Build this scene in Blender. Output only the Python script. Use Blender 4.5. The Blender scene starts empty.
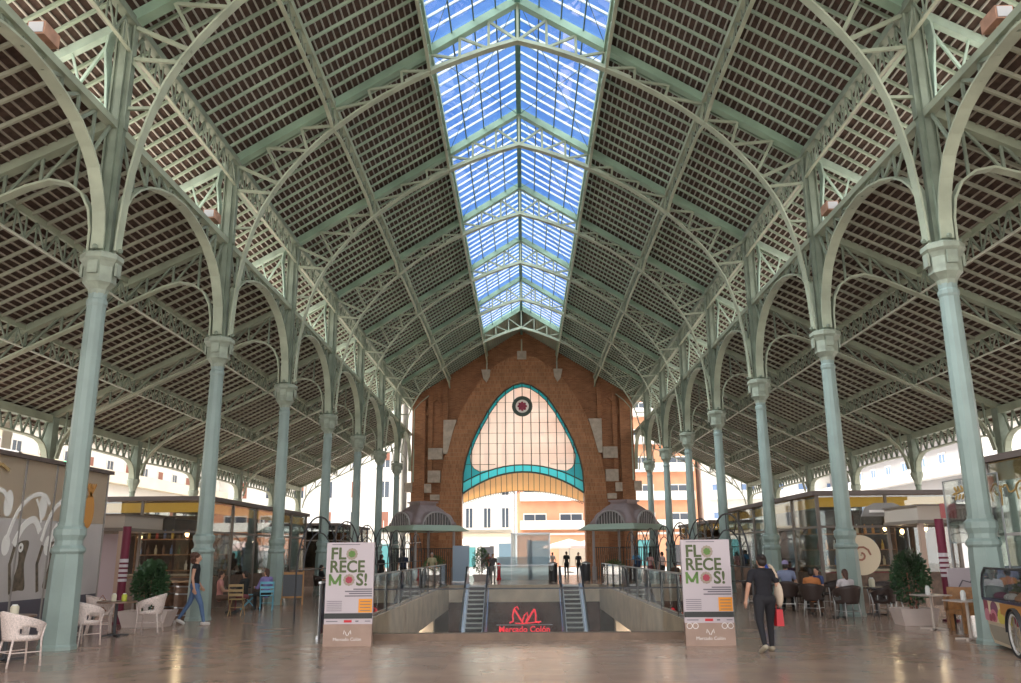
import bpy, math, random
from mathutils import Vector, Matrix
random.seed(7)
PI=math.pi
S=bpy.context.scene; COL=S.collection
# ---------------------------------------------------------------- camera
f_px,pitch,yaw,roll=843.9,0.2454,0.0140,0.0075
Fv=Vector((-math.sin(yaw)*math.cos(pitch),math.cos(yaw)*math.cos(pitch),math.sin(pitch)))
Rv=Vector((math.cos(yaw),math.sin(yaw),0)); Uv=Rv.cross(Fv)
cr,sr=math.cos(roll),math.sin(roll)
Rr=Rv*cr-Uv*sr; Ur=Rv*sr+Uv*cr
cd=bpy.data.cameras.new('camera'); cam=bpy.data.objects.new('camera',cd); COL.objects.link(cam)
cd.sensor_width=36; cd.lens=f_px/1021*36; cd.clip_end=600
m=Matrix((Rr,Ur,-Fv)).transposed().to_4x4(); m.translation=Vector((0.0343,0,1.7)); cam.matrix_world=m
S.camera=cam
# ---------------------------------------------------------------- world: bright cloud added out of view to light the interior, blue opening to the north
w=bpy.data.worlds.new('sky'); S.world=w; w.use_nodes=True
nt=w.node_tree; nt.nodes.clear(); N=nt.nodes.new; L=nt.links.new
out=N('ShaderNodeOutputWorld'); bg=N('ShaderNodeBackground'); tc=N('ShaderNodeTexCoord')
nrm=N('ShaderNodeVectorMath'); nrm.operation='NORMALIZE'; L(tc.outputs['Generated'],nrm.inputs[0])
dot=N('ShaderNodeVectorMath'); dot.operation='DOT_PRODUCT'; L(nrm.outputs[0],dot.inputs[0])
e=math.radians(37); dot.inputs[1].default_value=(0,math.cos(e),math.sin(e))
nz=N('ShaderNodeTexNoise'); nz.inputs['Scale'].default_value=5; nz.inputs['Detail'].default_value=6; L(nrm.outputs[0],nz.inputs['Vector'])
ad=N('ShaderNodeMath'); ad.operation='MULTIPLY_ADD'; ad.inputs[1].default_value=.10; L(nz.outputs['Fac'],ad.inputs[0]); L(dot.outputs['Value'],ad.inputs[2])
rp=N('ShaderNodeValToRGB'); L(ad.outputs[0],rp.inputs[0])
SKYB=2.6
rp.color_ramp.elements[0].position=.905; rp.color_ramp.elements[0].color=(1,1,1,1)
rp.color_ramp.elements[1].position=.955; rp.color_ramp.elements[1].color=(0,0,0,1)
nz2=N('ShaderNodeTexNoise'); nz2.inputs['Scale'].default_value=11; nz2.inputs['Detail'].default_value=5; L(nrm.outputs[0],nz2.inputs['Vector'])
blue=N('ShaderNodeValToRGB'); L(nz2.outputs['Fac'],blue.inputs[0])
blue.color_ramp.elements[0].position=.4; blue.color_ramp.elements[0].color=(.11,.26,.68,1)
blue.color_ramp.elements[1].position=.75; blue.color_ramp.elements[1].color=(.28,.45,.84,1)
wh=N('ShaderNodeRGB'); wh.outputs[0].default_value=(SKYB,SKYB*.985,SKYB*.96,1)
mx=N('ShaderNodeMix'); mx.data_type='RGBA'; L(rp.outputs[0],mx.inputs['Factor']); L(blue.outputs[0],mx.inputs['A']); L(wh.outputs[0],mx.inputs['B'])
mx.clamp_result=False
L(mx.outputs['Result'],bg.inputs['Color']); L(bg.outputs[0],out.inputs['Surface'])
sd=bpy.data.lights.new('sun','SUN'); sd.energy=3.4; sd.angle=math.radians(8); sd.color=(1,.95,.86)
sun=bpy.data.objects.new('sun',sd); COL.objects.link(sun)
sun.rotation_euler=Vector((.80,.18,-.95)).to_track_quat('-Z','Y').to_euler()
S.view_settings.view_transform='Standard'; S.view_settings.look='None'; S.view_settings.gamma=1
S.view_settings.use_curve_mapping=False; S.view_settings.exposure=0.36
# ---------------------------------------------------------------- materials
MC={}
def mat(name,col,rough=.6,metal=0,noise=0,nscale=3,bump=0,emit=0,trans=0,kind=None,spec=.5,col2=None):
    if name in MC: return MC[name]
    M=bpy.data.materials.new(name); M.use_nodes=True; t=M.node_tree; b=t.nodes['Principled BSDF']
    b.inputs['Base Color'].default_value=(*col,1); b.inputs['Roughness'].default_value=rough
    b.inputs['Metallic'].default_value=metal; b.inputs['Specular IOR Level'].default_value=spec
    if noise or col2:
        c=t.nodes.new('ShaderNodeTexCoord'); n=t.nodes.new('ShaderNodeTexNoise'); n.inputs['Scale'].default_value=nscale; n.inputs['Detail'].default_value=6
        t.links.new(c.outputs['Object'],n.inputs['Vector'])
        r=t.nodes.new('ShaderNodeValToRGB'); t.links.new(n.outputs['Fac'],r.inputs[0])
        a=[x*(1-noise) for x in col]; z=list(col2) if col2 else [min(1,x*(1+noise)) for x in col]
        r.color_ramp.elements[0].position=.35; r.color_ramp.elements[0].color=(*a,1)
        r.color_ramp.elements[1].position=.65; r.color_ramp.elements[1].color=(*z,1)
        t.links.new(r.outputs[0],b.inputs['Base Color'])
        if bump:
            bp=t.nodes.new('ShaderNodeBump'); bp.inputs['Strength'].default_value=bump; t.links.new(n.outputs['Fac'],bp.inputs['Height']); t.links.new(bp.outputs[0],b.inputs['Normal'])
    if emit:
        b.inputs['Emission Color'].default_value=(*col,1); b.inputs['Emission Strength'].default_value=emit
    MC[name]=M; return M
def glassmat(name,tint=(1,1,1),refl=.12,rough=.02,fr=.5):
    if name in MC: return MC[name]
    M=bpy.data.materials.new(name); M.use_nodes=True; t=M.node_tree; t.nodes.clear()
    o=t.nodes.new('ShaderNodeOutputMaterial'); tr=t.nodes.new('ShaderNodeBsdfTransparent'); tr.inputs[0].default_value=(*tint,1)
    g=t.nodes.new('ShaderNodeBsdfGlossy'); g.inputs['Roughness'].default_value=rough
    lw=t.nodes.new('ShaderNodeLayerWeight'); lw.inputs[0].default_value=.25
    ma=t.nodes.new('ShaderNodeMath'); ma.operation='MULTIPLY_ADD'; ma.inputs[1].default_value=fr; ma.inputs[2].default_value=refl; t.links.new(lw.outputs['Fresnel'],ma.inputs[0])
    mi=t.nodes.new('ShaderNodeMixShader'); t.links.new(ma.outputs[0],mi.inputs[0]); t.links.new(tr.outputs[0],mi.inputs[1]); t.links.new(g.outputs[0],mi.inputs[2]); t.links.new(mi.outputs[0],o.inputs[0])
    MC[name]=M; return M
def transmat(name,col,clear=0.0,rough=.3,refl=.05):   # frosted, light shines through
    if name in MC: return MC[name]
    M=bpy.data.materials.new(name); M.use_nodes=True; t=M.node_tree; t.nodes.clear()
    o=t.nodes.new('ShaderNodeOutputMaterial'); tl=t.nodes.new('ShaderNodeBsdfTranslucent'); tl.inputs[0].default_value=(*col,1)
    df=t.nodes.new('ShaderNodeBsdfDiffuse'); df.inputs[0].default_value=(*col,1)
    m1=t.nodes.new('ShaderNodeMixShader'); m1.inputs[0].default_value=.3; t.links.new(tl.outputs[0],m1.inputs[1]); t.links.new(df.outputs[0],m1.inputs[2])
    tr=t.nodes.new('ShaderNodeBsdfTransparent'); tr.inputs[0].default_value=(*col,1)
    m2=t.nodes.new('ShaderNodeMixShader'); m2.inputs[0].default_value=clear; t.links.new(m1.outputs[0],m2.inputs[1]); t.links.new(tr.outputs[0],m2.inputs[2])
    g=t.nodes.new('ShaderNodeBsdfGlossy'); g.inputs['Roughness'].default_value=rough
    m3=t.nodes.new('ShaderNodeMixShader'); m3.inputs[0].default_value=refl; t.links.new(m2.outputs[0],m3.inputs[1]); t.links.new(g.outputs[0],m3.inputs[2]); t.links.new(m3.outputs[0],o.inputs[0])
    MC[name]=M; return M
P_TRUSS=mat('truss_paint',(.33,.37,.27),.55,noise=.16,nscale=.9)
P_CHORD=mat('chord_paint',(.28,.40,.29),.5,noise=.2,nscale=.7)
P_FLANGE=mat('flange_paint',(.40,.44,.33),.55,noise=.14,nscale=1.2)
P_RAFTA=mat('aisle_rafter_paint',(.38,.39,.30),.6,noise=.12,nscale=.8)
P_MINT=mat('mint_bracket_paint',(.46,.60,.50),.5,noise=.08)
P_BATTA=mat('aisle_batten_paint',(.31,.27,.22),.7,noise=.1)
P_RAFT=mat('rafter_paint',(.36,.46,.35),.6,noise=.12,nscale=.8)
P_BATT=mat('batten_paint',(.38,.37,.33),.7,noise=.1)
P_COL=mat('column_paint',(.27,.345,.32),.45,noise=.10,nscale=1.1)
P_CAP=mat('capital_paint',(.31,.35,.28),.5,noise=.15,nscale=4,bump=.3)
P_FLANGE_LIT=mat('bounce_lit_flange_paint',(.58,.60,.50),.5,noise=.08)  # flange paint made paler, light bounced from the floor put into the colour
P_WEB=mat('web_paint',(.21,.25,.19),.6,noise=.2,nscale=1.5)
P_POST=mat('outer_post_paint',(.24,.29,.23),.6,noise=.15)
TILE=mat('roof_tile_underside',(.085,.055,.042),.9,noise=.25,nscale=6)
WHITEBAR=mat('white_glazing_bar',(.8,.8,.78),.5)
DARKBAR=mat('dark_glazing_bar',(.10,.17,.17),.5)
TEALM=mat('teal_ridge_paint',(.10,.24,.20),.5,noise=.1)
SKYGLASS=glassmat('skylight_glass',(.86,.93,1),.005,fr=.12)
# ---------------------------------------------------------------- mesh helpers
class MB:
    def __init__(s): s.v=[]; s.f=[]
    def add(s,vs,fs):
        n=len(s.v); s.v+= [tuple(v) for v in vs]; s.f+=[tuple(i+n for i in f) for f in fs]; return s
    def box(s,x0,x1,y0,y1,z0,z1):
        return s.add([(x0,y0,z0),(x1,y0,z0),(x1,y1,z0),(x0,y1,z0),(x0,y0,z1),(x1,y0,z1),(x1,y1,z1),(x0,y1,z1)],
          [(0,3,2,1),(4,5,6,7),(0,1,5,4),(1,2,6,5),(2,3,7,6),(3,0,4,7)])
    def bar(s,a,b,w,h=None,up=(0,0,1)):
        h=w if h is None else h; a=Vector(a); b=Vector(b); d=(b-a); 
        if d.length<1e-6: return s
        d.normalize(); u=Vector(up); sd_=d.cross(u)
        if sd_.length<1e-3: sd_=d.cross(Vector((0,1,0)))
        if sd_.length<1e-3: sd_=d.cross(Vector((1,0,0)))
        sd_.normalize(); u=sd_.cross(d).normalized()
        P=[]
        for p in (a,b):
            for (i,j) in ((-1,-1),(1,-1),(1,1),(-1,1)): P.append(p+sd_*(i*w/2)+u*(j*h/2))
        return s.add(P,[(3,2,1,0),(4,5,6,7),(0,1,5,4),(1,2,6,5),(2,3,7,6),(3,0,4,7)])
    def strip(s,pts,wv,wd,th):
        wv=Vector(wv).normalized(); pts=[Vector(p) for p in pts]; n=len(pts); V=[]
        for i,p in enumerate(pts):
            t=(pts[min(i+1,n-1)]-pts[max(i-1,0)]).normalized(); nn=t.cross(wv).normalized()
            for (a,b) in ((-1,-1),(1,-1),(1,1),(-1,1)): V.append(p+wv*(a*wd/2)+nn*(b*th/2))
        F=[(0,1,2,3),(4*n-1,4*n-2,4*n-3,4*n-4)]
        for i in range(n-1):
            o=4*i
            for k in range(4): F.append((o+k,o+4+k,o+4+(k+1)%4,o+(k+1)%4))
        return s.add(V,F)
    def prism(s,poly,y0,y1,ax='Y'):
        n=len(poly)
        def P(a,b,c): return {'Y':(a,c,b),'X':(c,a,b),'Z':(a,b,c)}[ax]
        V=[P(a,b,y0) for a,b in poly]+[P(a,b,y1) for a,b in poly]
        F=[tuple(range(n)),tuple(range(2*n-1,n-1,-1))]+[(i,(i+1)%n+0 if 0 else (i+1)%n,n+(i+1)%n,n+i) for i in range(n)]
        return s.add(V,F)
    def lathe(s,prof,c=(0,0,0),n=12,a0=0,cap=True):
        V=[];F=[]
        for r,z in prof:
            for i in range(n):
                a=a0+2*PI*i/n; V.append((c[0]+r*math.cos(a),c[1]+r*math.sin(a),c[2]+z))
        m=len(prof)
        for j in range(m-1):
            for i in range(n): F.append((j*n+i,j*n+(i+1)%n,(j+1)*n+(i+1)%n,(j+1)*n+i))
        if cap: F.append(tuple(range(n-1,-1,-1))); F.append(tuple((m-1)*n+i for i in range(n)))
        return s.add(V,F)
    def tube(s,pts,r,n=6,r2=None):
        pts=[Vector(p) for p in pts]; m=len(pts); V=[];F=[]
        t0=(pts[1]-pts[0]).normalized(); u=t0.orthogonal().normalized()
        for i,p in enumerate(pts):
            t=(pts[min(i+1,m-1)]-pts[max(i-1,0)]).normalized(); u=(u-t*u.dot(t)).normalized(); v=t.cross(u)
            rr=r if r2 is None else r+(r2-r)*i/(m-1)
            for k in range(n):
                a=2*PI*k/n; V.append(p+u*(rr*math.cos(a))+v*(rr*math.sin(a)))
        for i in range(m-1):
            for k in range(n): F.append((i*n+k,i*n+(k+1)%n,(i+1)*n+(k+1)%n,(i+1)*n+k))
        F.append(tuple(range(n-1,-1,-1))); F.append(tuple((m-1)*n+k for k in range(n)))
        return s.add(V,F)
    def ell(s,c,r,n=10,m=7,rot=None):
        V=[];F=[];c=Vector(c)
        R=rot or Matrix.Identity(3)
        V.append(c+R@Vector((0,0,-r[2])))
        for j in range(1,m):
            ph=-PI/2+PI*j/m
            for i in range(n):
                a=2*PI*i/n; V.append(c+R@Vector((r[0]*math.cos(ph)*math.cos(a),r[1]*math.cos(ph)*math.sin(a),r[2]*math.sin(ph))))
        V.append(c+R@Vector((0,0,r[2]))); T=len(V)-1
        for i in range(n):
            F.append((0,1+(i+1)%n,1+i)); F.append((T,T-n+i,T-n+(i+1)%n))
        for j in range(m-2):
            for i in range(n): F.append((1+j*n+i,1+j*n+(i+1)%n,1+(j+1)*n+(i+1)%n,1+(j+1)*n+i))
        return s.add(V,F)
    def cap(s,a,b,ra,rb,n=10,fl=1):      # tapered capsule
        a=Vector(a);b=Vector(b);d=(b-a);l=d.length; d.normalize()
        u=d.orthogonal().normalized() if abs(d.x)>.9 else (Vector((1,0,0))-d*d.x).normalized(); v=d.cross(u)
        rings=[(-ra*.95,ra*.3),(-ra*.6,ra*.8),(0,ra),(l,rb),(l+rb*.6,rb*.8),(l+rb*.95,rb*.3)]
        V=[];F=[]
        for t,r in rings:
            for i in range(n):
                an=2*PI*i/n; V.append(a+d*t+u*(r*math.cos(an))+v*(r*fl*math.sin(an)))
        for j in range(5):
            for i in range(n): F.append((j*n+i,j*n+(i+1)%n,(j+1)*n+(i+1)%n,(j+1)*n+i))
        F.append(tuple(range(n-1,-1,-1))); F.append(tuple(5*n+i for i in range(n)))
        return s.add(V,F)
    def grid(s,fn,nu,nv,th=None):
        V=[fn(i/nu,j/nv) for i in range(nu+1) for j in range(nv+1)]
        F=[(i*(nv+1)+j,i*(nv+1)+j+1,(i+1)*(nv+1)+j+1,(i+1)*(nv+1)+j) for i in range(nu) for j in range(nv)]
        return s.add(V,F)
    def build(s,name,m,parent=None,smooth=False,loc=None,remesh=None,solid=None):
        me=bpy.data.meshes.new(name); me.from_pydata(s.v,[],s.f); me.materials.append(m)
        if smooth:
            for p in me.polygons: p.use_smooth=True
        o=bpy.data.objects.new(name,me); COL.objects.link(o)
        if parent: o.parent=parent
        if loc: o.location=loc
        if remesh:
            md=o.modifiers.new('r','REMESH'); md.mode='VOXEL'; md.voxel_size=remesh; md.use_smooth_shade=True
            sm=o.modifiers.new('s','SMOOTH'); sm.iterations=2; sm.factor=.5
        if solid:
            md=o.modifiers.new('t','SOLIDIFY'); md.thickness=solid
        return o
def tag(o,label=None,cat=None,group=None,kind=None):
    if label: o['label']=label
    if cat: o['category']=cat
    if group: o['group']=group
    if kind: o['kind']=kind
    return o
def empty(name,loc=(0,0,0),rz=0,label=None,cat=None,group=None,kind=None):
    o=bpy.data.objects.new(name,None); COL.objects.link(o); o.location=loc; o.rotation_euler=(0,0,rz); o.empty_display_size=.2
    return tag(o,label,cat,group,kind)
def kids(o): return [c for c in KID.get(o,[])] if 0 else [c for c in bpy.data.objects if c.parent==o]
def copy_tree(o,loc=None,rz=None,label=None,group=None,parent=None,_map=None):
    if _map is None:
        _map={}
        for c in bpy.data.objects:
            if c.parent: _map.setdefault(c.parent.name,[]).append(c)
    c=o.copy(); COL.objects.link(c)
    if parent: c.parent=parent
    if loc is not None: c.location=loc
    if rz is not None: c.rotation_euler=(0,0,rz)
    if label: c['label']=label
    if group: c['group']=group
    for ch in _map.get(o.name,[]): copy_tree(ch,parent=c,_map=_map)
    return c
KX,KY,KZ,OY=1.023,.9565,1.022,-.31      # site dimensions in metres against the drawing units used below
def rescale(objs,full=True):
    seen=set()
    for o in objs:
        if o.parent is None: o.location.x*=KX; o.location.y=o.location.y*KY+OY; o.location.z*=KZ if full else 1
        elif full: o.location.x*=KX; o.location.y*=KY; o.location.z*=KZ
        if full and o.type=='MESH' and o.data.name not in seen:
            seen.add(o.data.name)
            o.data.transform(Matrix.Diagonal((KX,KY,KZ,1)))
def strc(o): o['kind']='structure'; return o
def txt(s,size,m,parent,loc,rot=(PI/2,0,0),name='lettering',ext=.004,off=0,align='CENTER',sx=1,shear=0):
    cu=bpy.data.curves.new(name,'FONT'); cu.body=s; cu.size=size; cu.extrude=ext; cu.offset=off; cu.align_x=align; cu.shear=shear; cu.resolution_u=3
    t=bpy.data.objects.new('tmp',cu); COL.objects.link(t)
    bpy.context.view_layer.update(); dg=bpy.context.evaluated_depsgraph_get()
    me=bpy.data.meshes.new_from_object(t.evaluated_get(dg)); bpy.data.objects.remove(t)
    me.materials.clear(); me.materials.append(m)
    o=bpy.data.objects.new(name,me); COL.objects.link(o); o.location=loc; o.rotation_euler=rot; o.scale=(sx,1,1)
    if parent: o.parent=parent
    return o
def ordn(i): return ['nearest','second','third','fourth','fifth','sixth','seventh','eighth','ninth'][i]
# ================================================================ LARGE STRUCTURE
XN=8.57; Y0=17.72; SP=7.38; XA=17.0; YW=69.4
def Yk(k): return Y0+SP*k
def zn(x): return 18.40-.632*abs(x)          # underside line of the nave roof trusses
def za(x): return 10.65-.485*(abs(x)-XN)      # the same for the aisles
# floor with the opening of the sunken court
def floor_mat():
    M=bpy.data.materials.new('polished_stone_floor'); M.use_nodes=True; t=M.node_tree; b=t.nodes['Principled BSDF']
    c=t.nodes.new('ShaderNodeTexCoord'); br=t.nodes.new('ShaderNodeTexBrick'); t.links.new(c.outputs['Object'],br.inputs['Vector'])
    br.inputs['Scale'].default_value=1; br.inputs['Brick Width'].default_value=1.2; br.inputs['Row Height'].default_value=.6
    br.inputs['Mortar Size'].default_value=.004; br.inputs['Color1'].default_value=(.42,.285,.215,1); br.inputs['Color2'].default_value=(.38,.255,.195,1); br.inputs['Mortar'].default_value=(.30,.21,.16,1)
    n=t.nodes.new('ShaderNodeTexNoise'); n.inputs['Scale'].default_value=1.3; n.inputs['Detail'].default_value=7; t.links.new(c.outputs['Object'],n.inputs['Vector'])
    mx=t.nodes.new('ShaderNodeMix'); mx.data_type='RGBA'; mx.blend_type='OVERLAY'; mx.inputs['Factor'].default_value=.25
    t.links.new(br.outputs['Color'],mx.inputs['A']); t.links.new(n.outputs['Fac'],mx.inputs['B'])
    hs=t.nodes.new('ShaderNodeHueSaturation'); hs.inputs['Saturation'].default_value=.95; t.links.new(mx.outputs['Result'],hs.inputs['Color']); t.links.new(hs.outputs[0],b.inputs['Base Color'])
    r=t.nodes.new('ShaderNodeMapRange'); r.inputs['To Min'].default_value=.11; r.inputs['To Max'].default_value=.26; t.links.new(n.outputs['Fac'],r.inputs['Value']); t.links.new(r.outputs[0],b.inputs['Roughness'])
    bp=t.nodes.new('ShaderNodeBump'); bp.inputs['Strength'].default_value=.012; t.links.new(n.outputs['Fac'],bp.inputs['Height']); t.links.new(bp.outputs[0],b.inputs['Normal'])
    return M
FLOORM=floor_mat()
VX=4.0; VY0=19.3; VY1=50.0
b=MB()
for x0,x1,y0,y1 in ((-19,19,-6,VY0),(-19,-VX,VY0,VY1),(VX,19,VY0,VY1),(-19,19,VY1,72)):
    b.box(x0,x1,y0,y1,-.3,0)
strc(b.build('floor',FLOORM))
PAVE=mat('pale_pavement',(.55,.53,.50),.7,noise=.08,nscale=.5)
b=MB()
for x0,x1,y0,y1 in ((-120,-19,-60,240),(19,120,-60,240),(-19,19,-60,-6),(-19,19,72,240)): b.box(x0,x1,y0,y1,-.5,-.02)
strc(b.build('ground',PAVE))
# sunken court
BEIGE=mat('beige_travertine',(.66,.54,.41),.55,noise=.12,nscale=1.5)
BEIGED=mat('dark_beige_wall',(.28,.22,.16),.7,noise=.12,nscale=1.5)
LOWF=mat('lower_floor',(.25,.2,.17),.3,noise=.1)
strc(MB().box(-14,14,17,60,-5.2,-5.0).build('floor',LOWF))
b=MB()
b.box(-VX-.35,-VX+.03,VY0,VY1,-1.2,-.302).box(-VX+.002,-VX+.03,VY0,VY1,-.302,.03).box(VX-.03,VX+.35,VY0,VY1,-1.2,-.302).box(VX-.03,VX-.002,VY0,VY1,-.302,.03).box(-VX,VX,VY1-.03,VY1+.35,-.85,-.302).box(-VX+.03,VX-.03,VY1-.03,VY1-.002,-.302,.02).box(-VX-.35,VX+.35,VY0-.5,VY0+.03,-1.2,-.302)
strc(b.build('trim_1',BEIGE))
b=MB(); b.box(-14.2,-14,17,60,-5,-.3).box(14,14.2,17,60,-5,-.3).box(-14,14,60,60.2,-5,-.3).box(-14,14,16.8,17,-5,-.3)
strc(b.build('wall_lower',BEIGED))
for s in (-1,1):
    for k,y in enumerate((24,31.5,39,46.5)):
        o=MB().box(-.35,.35,-.35,.35,-5,-1.2).build('pillar',BEIGE,loc=(s*(VX+.75),y,0)); o.data.transform(Matrix.Identity(4))
        strc(o); 
CURB=mat('brown_curb',(.20,.13,.09),.5,noise=.15,nscale=4)
o=MB().box(-3.95,3.95,19.0,19.3,0,.13).build('curb',CURB); strc(o)
# ---- roofs
def slope_slab(name,x0,x1,zf,off,th,y0,y1,m,kind='structure'):
    b=MB(); b.prism([(x0,zf(x0)+off),(x1,zf(x1)+off),(x1,zf(x1)+off+th),(x0,zf(x0)+off+th)],y0,y1)
    o=b.build(name,m); o['kind']=kind; return o
YR0,YR1=-4.4,YW
TILETOP=mat('pale_bounce_tiles',(.80,.68,.60),.8,noise=.1,nscale=2)  # top layer lightened as a reflector, bounces light up onto the eaves overhang
SK=2.72
XE=10.35; RW,RD=.075,.07
nr=[(-XE,-SK),(SK,XE)]; ar=[(-XA-.9,-XN-.25),(XN+.25,XA+.9)]
def roof(x0,x1,zf,y1,nbat,d=0,th=.12,tile=None):
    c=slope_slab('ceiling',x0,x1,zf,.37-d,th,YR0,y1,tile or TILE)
    b=MB(); kk=int((y1-YR0)/(SP/11))
    for i in range(-35,kk+2):
        y=Y0+i*SP/11
        if y<YR0 or y>y1: continue
        if i%11==0: continue
        b.bar((x0,y,zf(x0)+.28-d),(x1,y,zf(x1)+.28-d),RW,RD,up=(0,0,1))
    strc(b.build('rafter',P_RAFTA if zf is za else P_RAFT,c))
    b=MB()
    for i in range(nbat+1):
        x=x0+(x1-x0)*i/nbat
        b.box(x-.021,x+.021,YR0,y1,zf(x)+.31-d,zf(x)+.345-d)
    strc(b.build('batten',P_BATTA if zf is za else P_BATT,c))
    return c
YS=Yk(6)+.15
for x0,x1 in nr: roof(x0,x1,zn,YR1,46)
_r=YR0; YR0=YS
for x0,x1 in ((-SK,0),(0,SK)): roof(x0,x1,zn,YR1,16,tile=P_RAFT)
YR0=_r
for x0,x1 in ar:
    c=roof(x0,x1,za,YR1,48,.20,.05)
    b=MB(); b.prism([(x0,za(x0)+.222),(x1,za(x1)+.222),(x1,za(x1)+.25),(x0,za(x0)+.25)],YR0,YR1); strc(b.build('roof_tiles',TILETOP,c))
# ---- skylight
w1=empty('window_1',(0,0,0)); strc(w1)
b=MB()
for s in (-1,1): b.prism([(0,zn(0)+.30),(s*SK,zn(SK)+.30),(s*SK,zn(SK)+.31),(0,zn(0)+.31)],YR0,YS)
strc(b.build('pane',SKYGLASS,w1))
b=MB(); i=-33
while Y0+i*SP/11<YS:
    y=Y0+i*SP/11
    if y>YR0 and i%11:
        for s in (-1,1): b.bar((0,y,zn(0)+.40),(s*SK,y,zn(SK)+.40),.05,.075)
    i+=1
strc(b.build('glazing_bar',WHITEBAR,w1))
b=MB()
for s in (-1,1):
    for x in (.68,1.36,2.04): b.box(s*x-.022,s*x+.022,YR0,YS,zn(x)+.20,zn(x)+.27)
    for k in range(-2,6):
        for (a,c_) in ((0,1),(1,0)):
            b.tube([(s*.1,Yk(k+a*0)+.1,zn(.1)+.1),(s*SK,Yk(k+1)-.1,zn(SK)+.1)] if a==0 else [(s*SK,Yk(k)+.1,zn(SK)+.1),(s*.1,Yk(k+1)-.1,zn(.1)+.1)],.012,4)
strc(b.build('tie_rod',DARKBAR,w1))
b=MB(); b.box(-.09,.09,YR0,YW,zn(0)-.02,zn(0)+.36)
strc(b.build('ridge_beam',TEALM,w1))
# ---------------------------------------------------------------- nave trusses
low=[(0,17.07),(.9,16.80),(1.8,16.45),(2.72,16.04),(3.45,15.66),(4.2,15.22),(4.9,14.73),(5.62,14.15),(6.1,13.70),(6.54,13.20),(6.95,12.68),(7.3,12.15),(7.6,11.60),(7.85,10.9),(8.03,10.2),(8.15,9.5),(8.22,8.8),(8.26,8.1),(8.27,7.72)]
def lowz(x):
    for (a,za_),(b_,zb) in zip(low,low[1:]):
        if a<=x<=b_: return za_+(zb-za_)*(x-a)/(b_-a)
    return 7.7
def nave_truss():
    r=empty('roof_truss',(0,0,0))
    b=MB()
    for s in (-1,1): b.bar((0,0,zn(0)+.12),(s*8.45,0,zn(8.45)+.12),.30,.24)
    b.build('top_chord',P_CHORD,r)
    pts=[(-x,0,z) for x,z in reversed(low)]+[(x,0,z) for x,z in low[1:]]
    b=MB(); b.strip(pts,(0,1,0),.26,.045)
    up=[(p[0]*1.0,0,p[2]+.10) for p in pts]; b.strip([(p[0]-math.copysign(0.0,p[0]),0,p[2]+.09) for p in pts[14:-14]],(0,1,0),.05,.14)
    b.build('bottom_chord',P_FLANGE,r)
    tops=[0,.9,1.8,2.72,3.6,4.6,5.62,6.6,7.6]; bots=[0,.9,1.8,2.72,3.55,4.45,5.5,6.35,7.05]
    for s in (-1,1):
        for i,(tx,bx) in enumerate(zip(tops,bots)):
            if i==0 and s==1: continue
            MB().bar((s*tx,0,zn(tx)),(s*bx,0,lowz(bx)+.03),.08,.07,up=(0,1,0)).build('strut',P_TRUSS,r)
        for i in range(len(tops)-1):
            a=(s*tops[i+1],0,zn(tops[i+1])-.02); c=(s*bots[i],0,lowz(bots[i])+.05)
            MB().bar(a,c,.08,.07,up=(0,1,0)).build('brace',P_TRUSS,r)
        MB().bar((s*8.4,0,12.98),(s*7.12,0,12.38),.09,.08,up=(0,1,0)).build('brace',P_TRUSS,r)
        MB().bar((s*8.4,0,12.2),(s*7.3,0,12.1),.08,.07,up=(0,1,0)).build('strut',P_TRUSS,r)
        MB().bar((s*8.4,0,12.15),(s*7.72,0,11.3),.08,.07,up=(0,1,0)).build('brace',P_TRUSS,r)
        MB().bar((s*8.4,0,11.0),(s*7.85,0,11.0),.07,.07,up=(0,1,0)).build('strut',P_TRUSS,r)
    return r
T0=nave_truss(); T0.location=(0,Yk(1),0)
TL='arched iron nave roof truss, %s'
names={0:'cut by the top edge, springing from the nearest columns',1:'the first whose apex shows in the skylight',2:'second apex down the skylight',3:'third apex down the skylight',4:'fourth apex down the skylight',5:'fifth apex down the skylight',6:'sixth and last, just before the brick wall'}
tag(T0,TL%names[1],'roof truss','nave roof trusses')
for k in (0,2,3,4,5,6): copy_tree(T0,(0,Yk(k),0),label=TL%names[k])
# ---------------------------------------------------------------- longitudinal girders
def lattice(mb,x,y0,y1,ztop,fbot,n,w=.05,xb=None,off=0):
    for i in range(n):
        ya=y0+(y1-y0)*i/n; yb=y0+(y1-y0)*(i+1)/n; xb_=x if xb is None else xb
        if i%2==0: mb.bar((xb_,ya,fbot(ya)),(x,yb,ztop),w,w*.7,up=(1,0,0))
        else: mb.bar((x,ya,ztop),(xb_,yb,fbot(yb)),w,w*.7,up=(1,0,0))
        mb.bar((xb_,yb,fbot(yb)),(x,yb,ztop),w*.8,w*.6,up=(1,0,0))
def girder(name,label,x,ztop,depth_mid,depth_end,k0,k1,mtop,mbot,mlat,n=12,fw=.12,tw=.16):
    r=empty(name,(x,Yk(k0),0),label=label,cat='girder')
    def fb(y):
        u=(y/SP)%1.0; u=min(u,1-u)
        q=max(0,1-u/.22); return ztop-(depth_mid+(depth_end-depth_mid)*q*q)
    MB().box(-tw/2,tw/2,0,SP*(k1-k0),ztop-.02,ztop+.16).build('top_flange',mtop,r)
    b=MB(); pts=[]
    for k in range(k1-k0):
        for u in (0,.06,.12,.18,.25,.5,.75,.82,.88,.94): pts.append((0,(k+u)*SP,fb((k+u)*SP)))
    pts.append((0,(k1-k0)*SP,fb(0))); b.strip(pts,(1,0,0),fw,.035); b.build('bottom_flange',mbot,r)
    b=MB()
    for k in range(k1-k0): lattice(b,0,k*SP+.05,(k+1)*SP-.05,ztop,fb,n)
    b.build('lattice',mlat,r)
    return r
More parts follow.
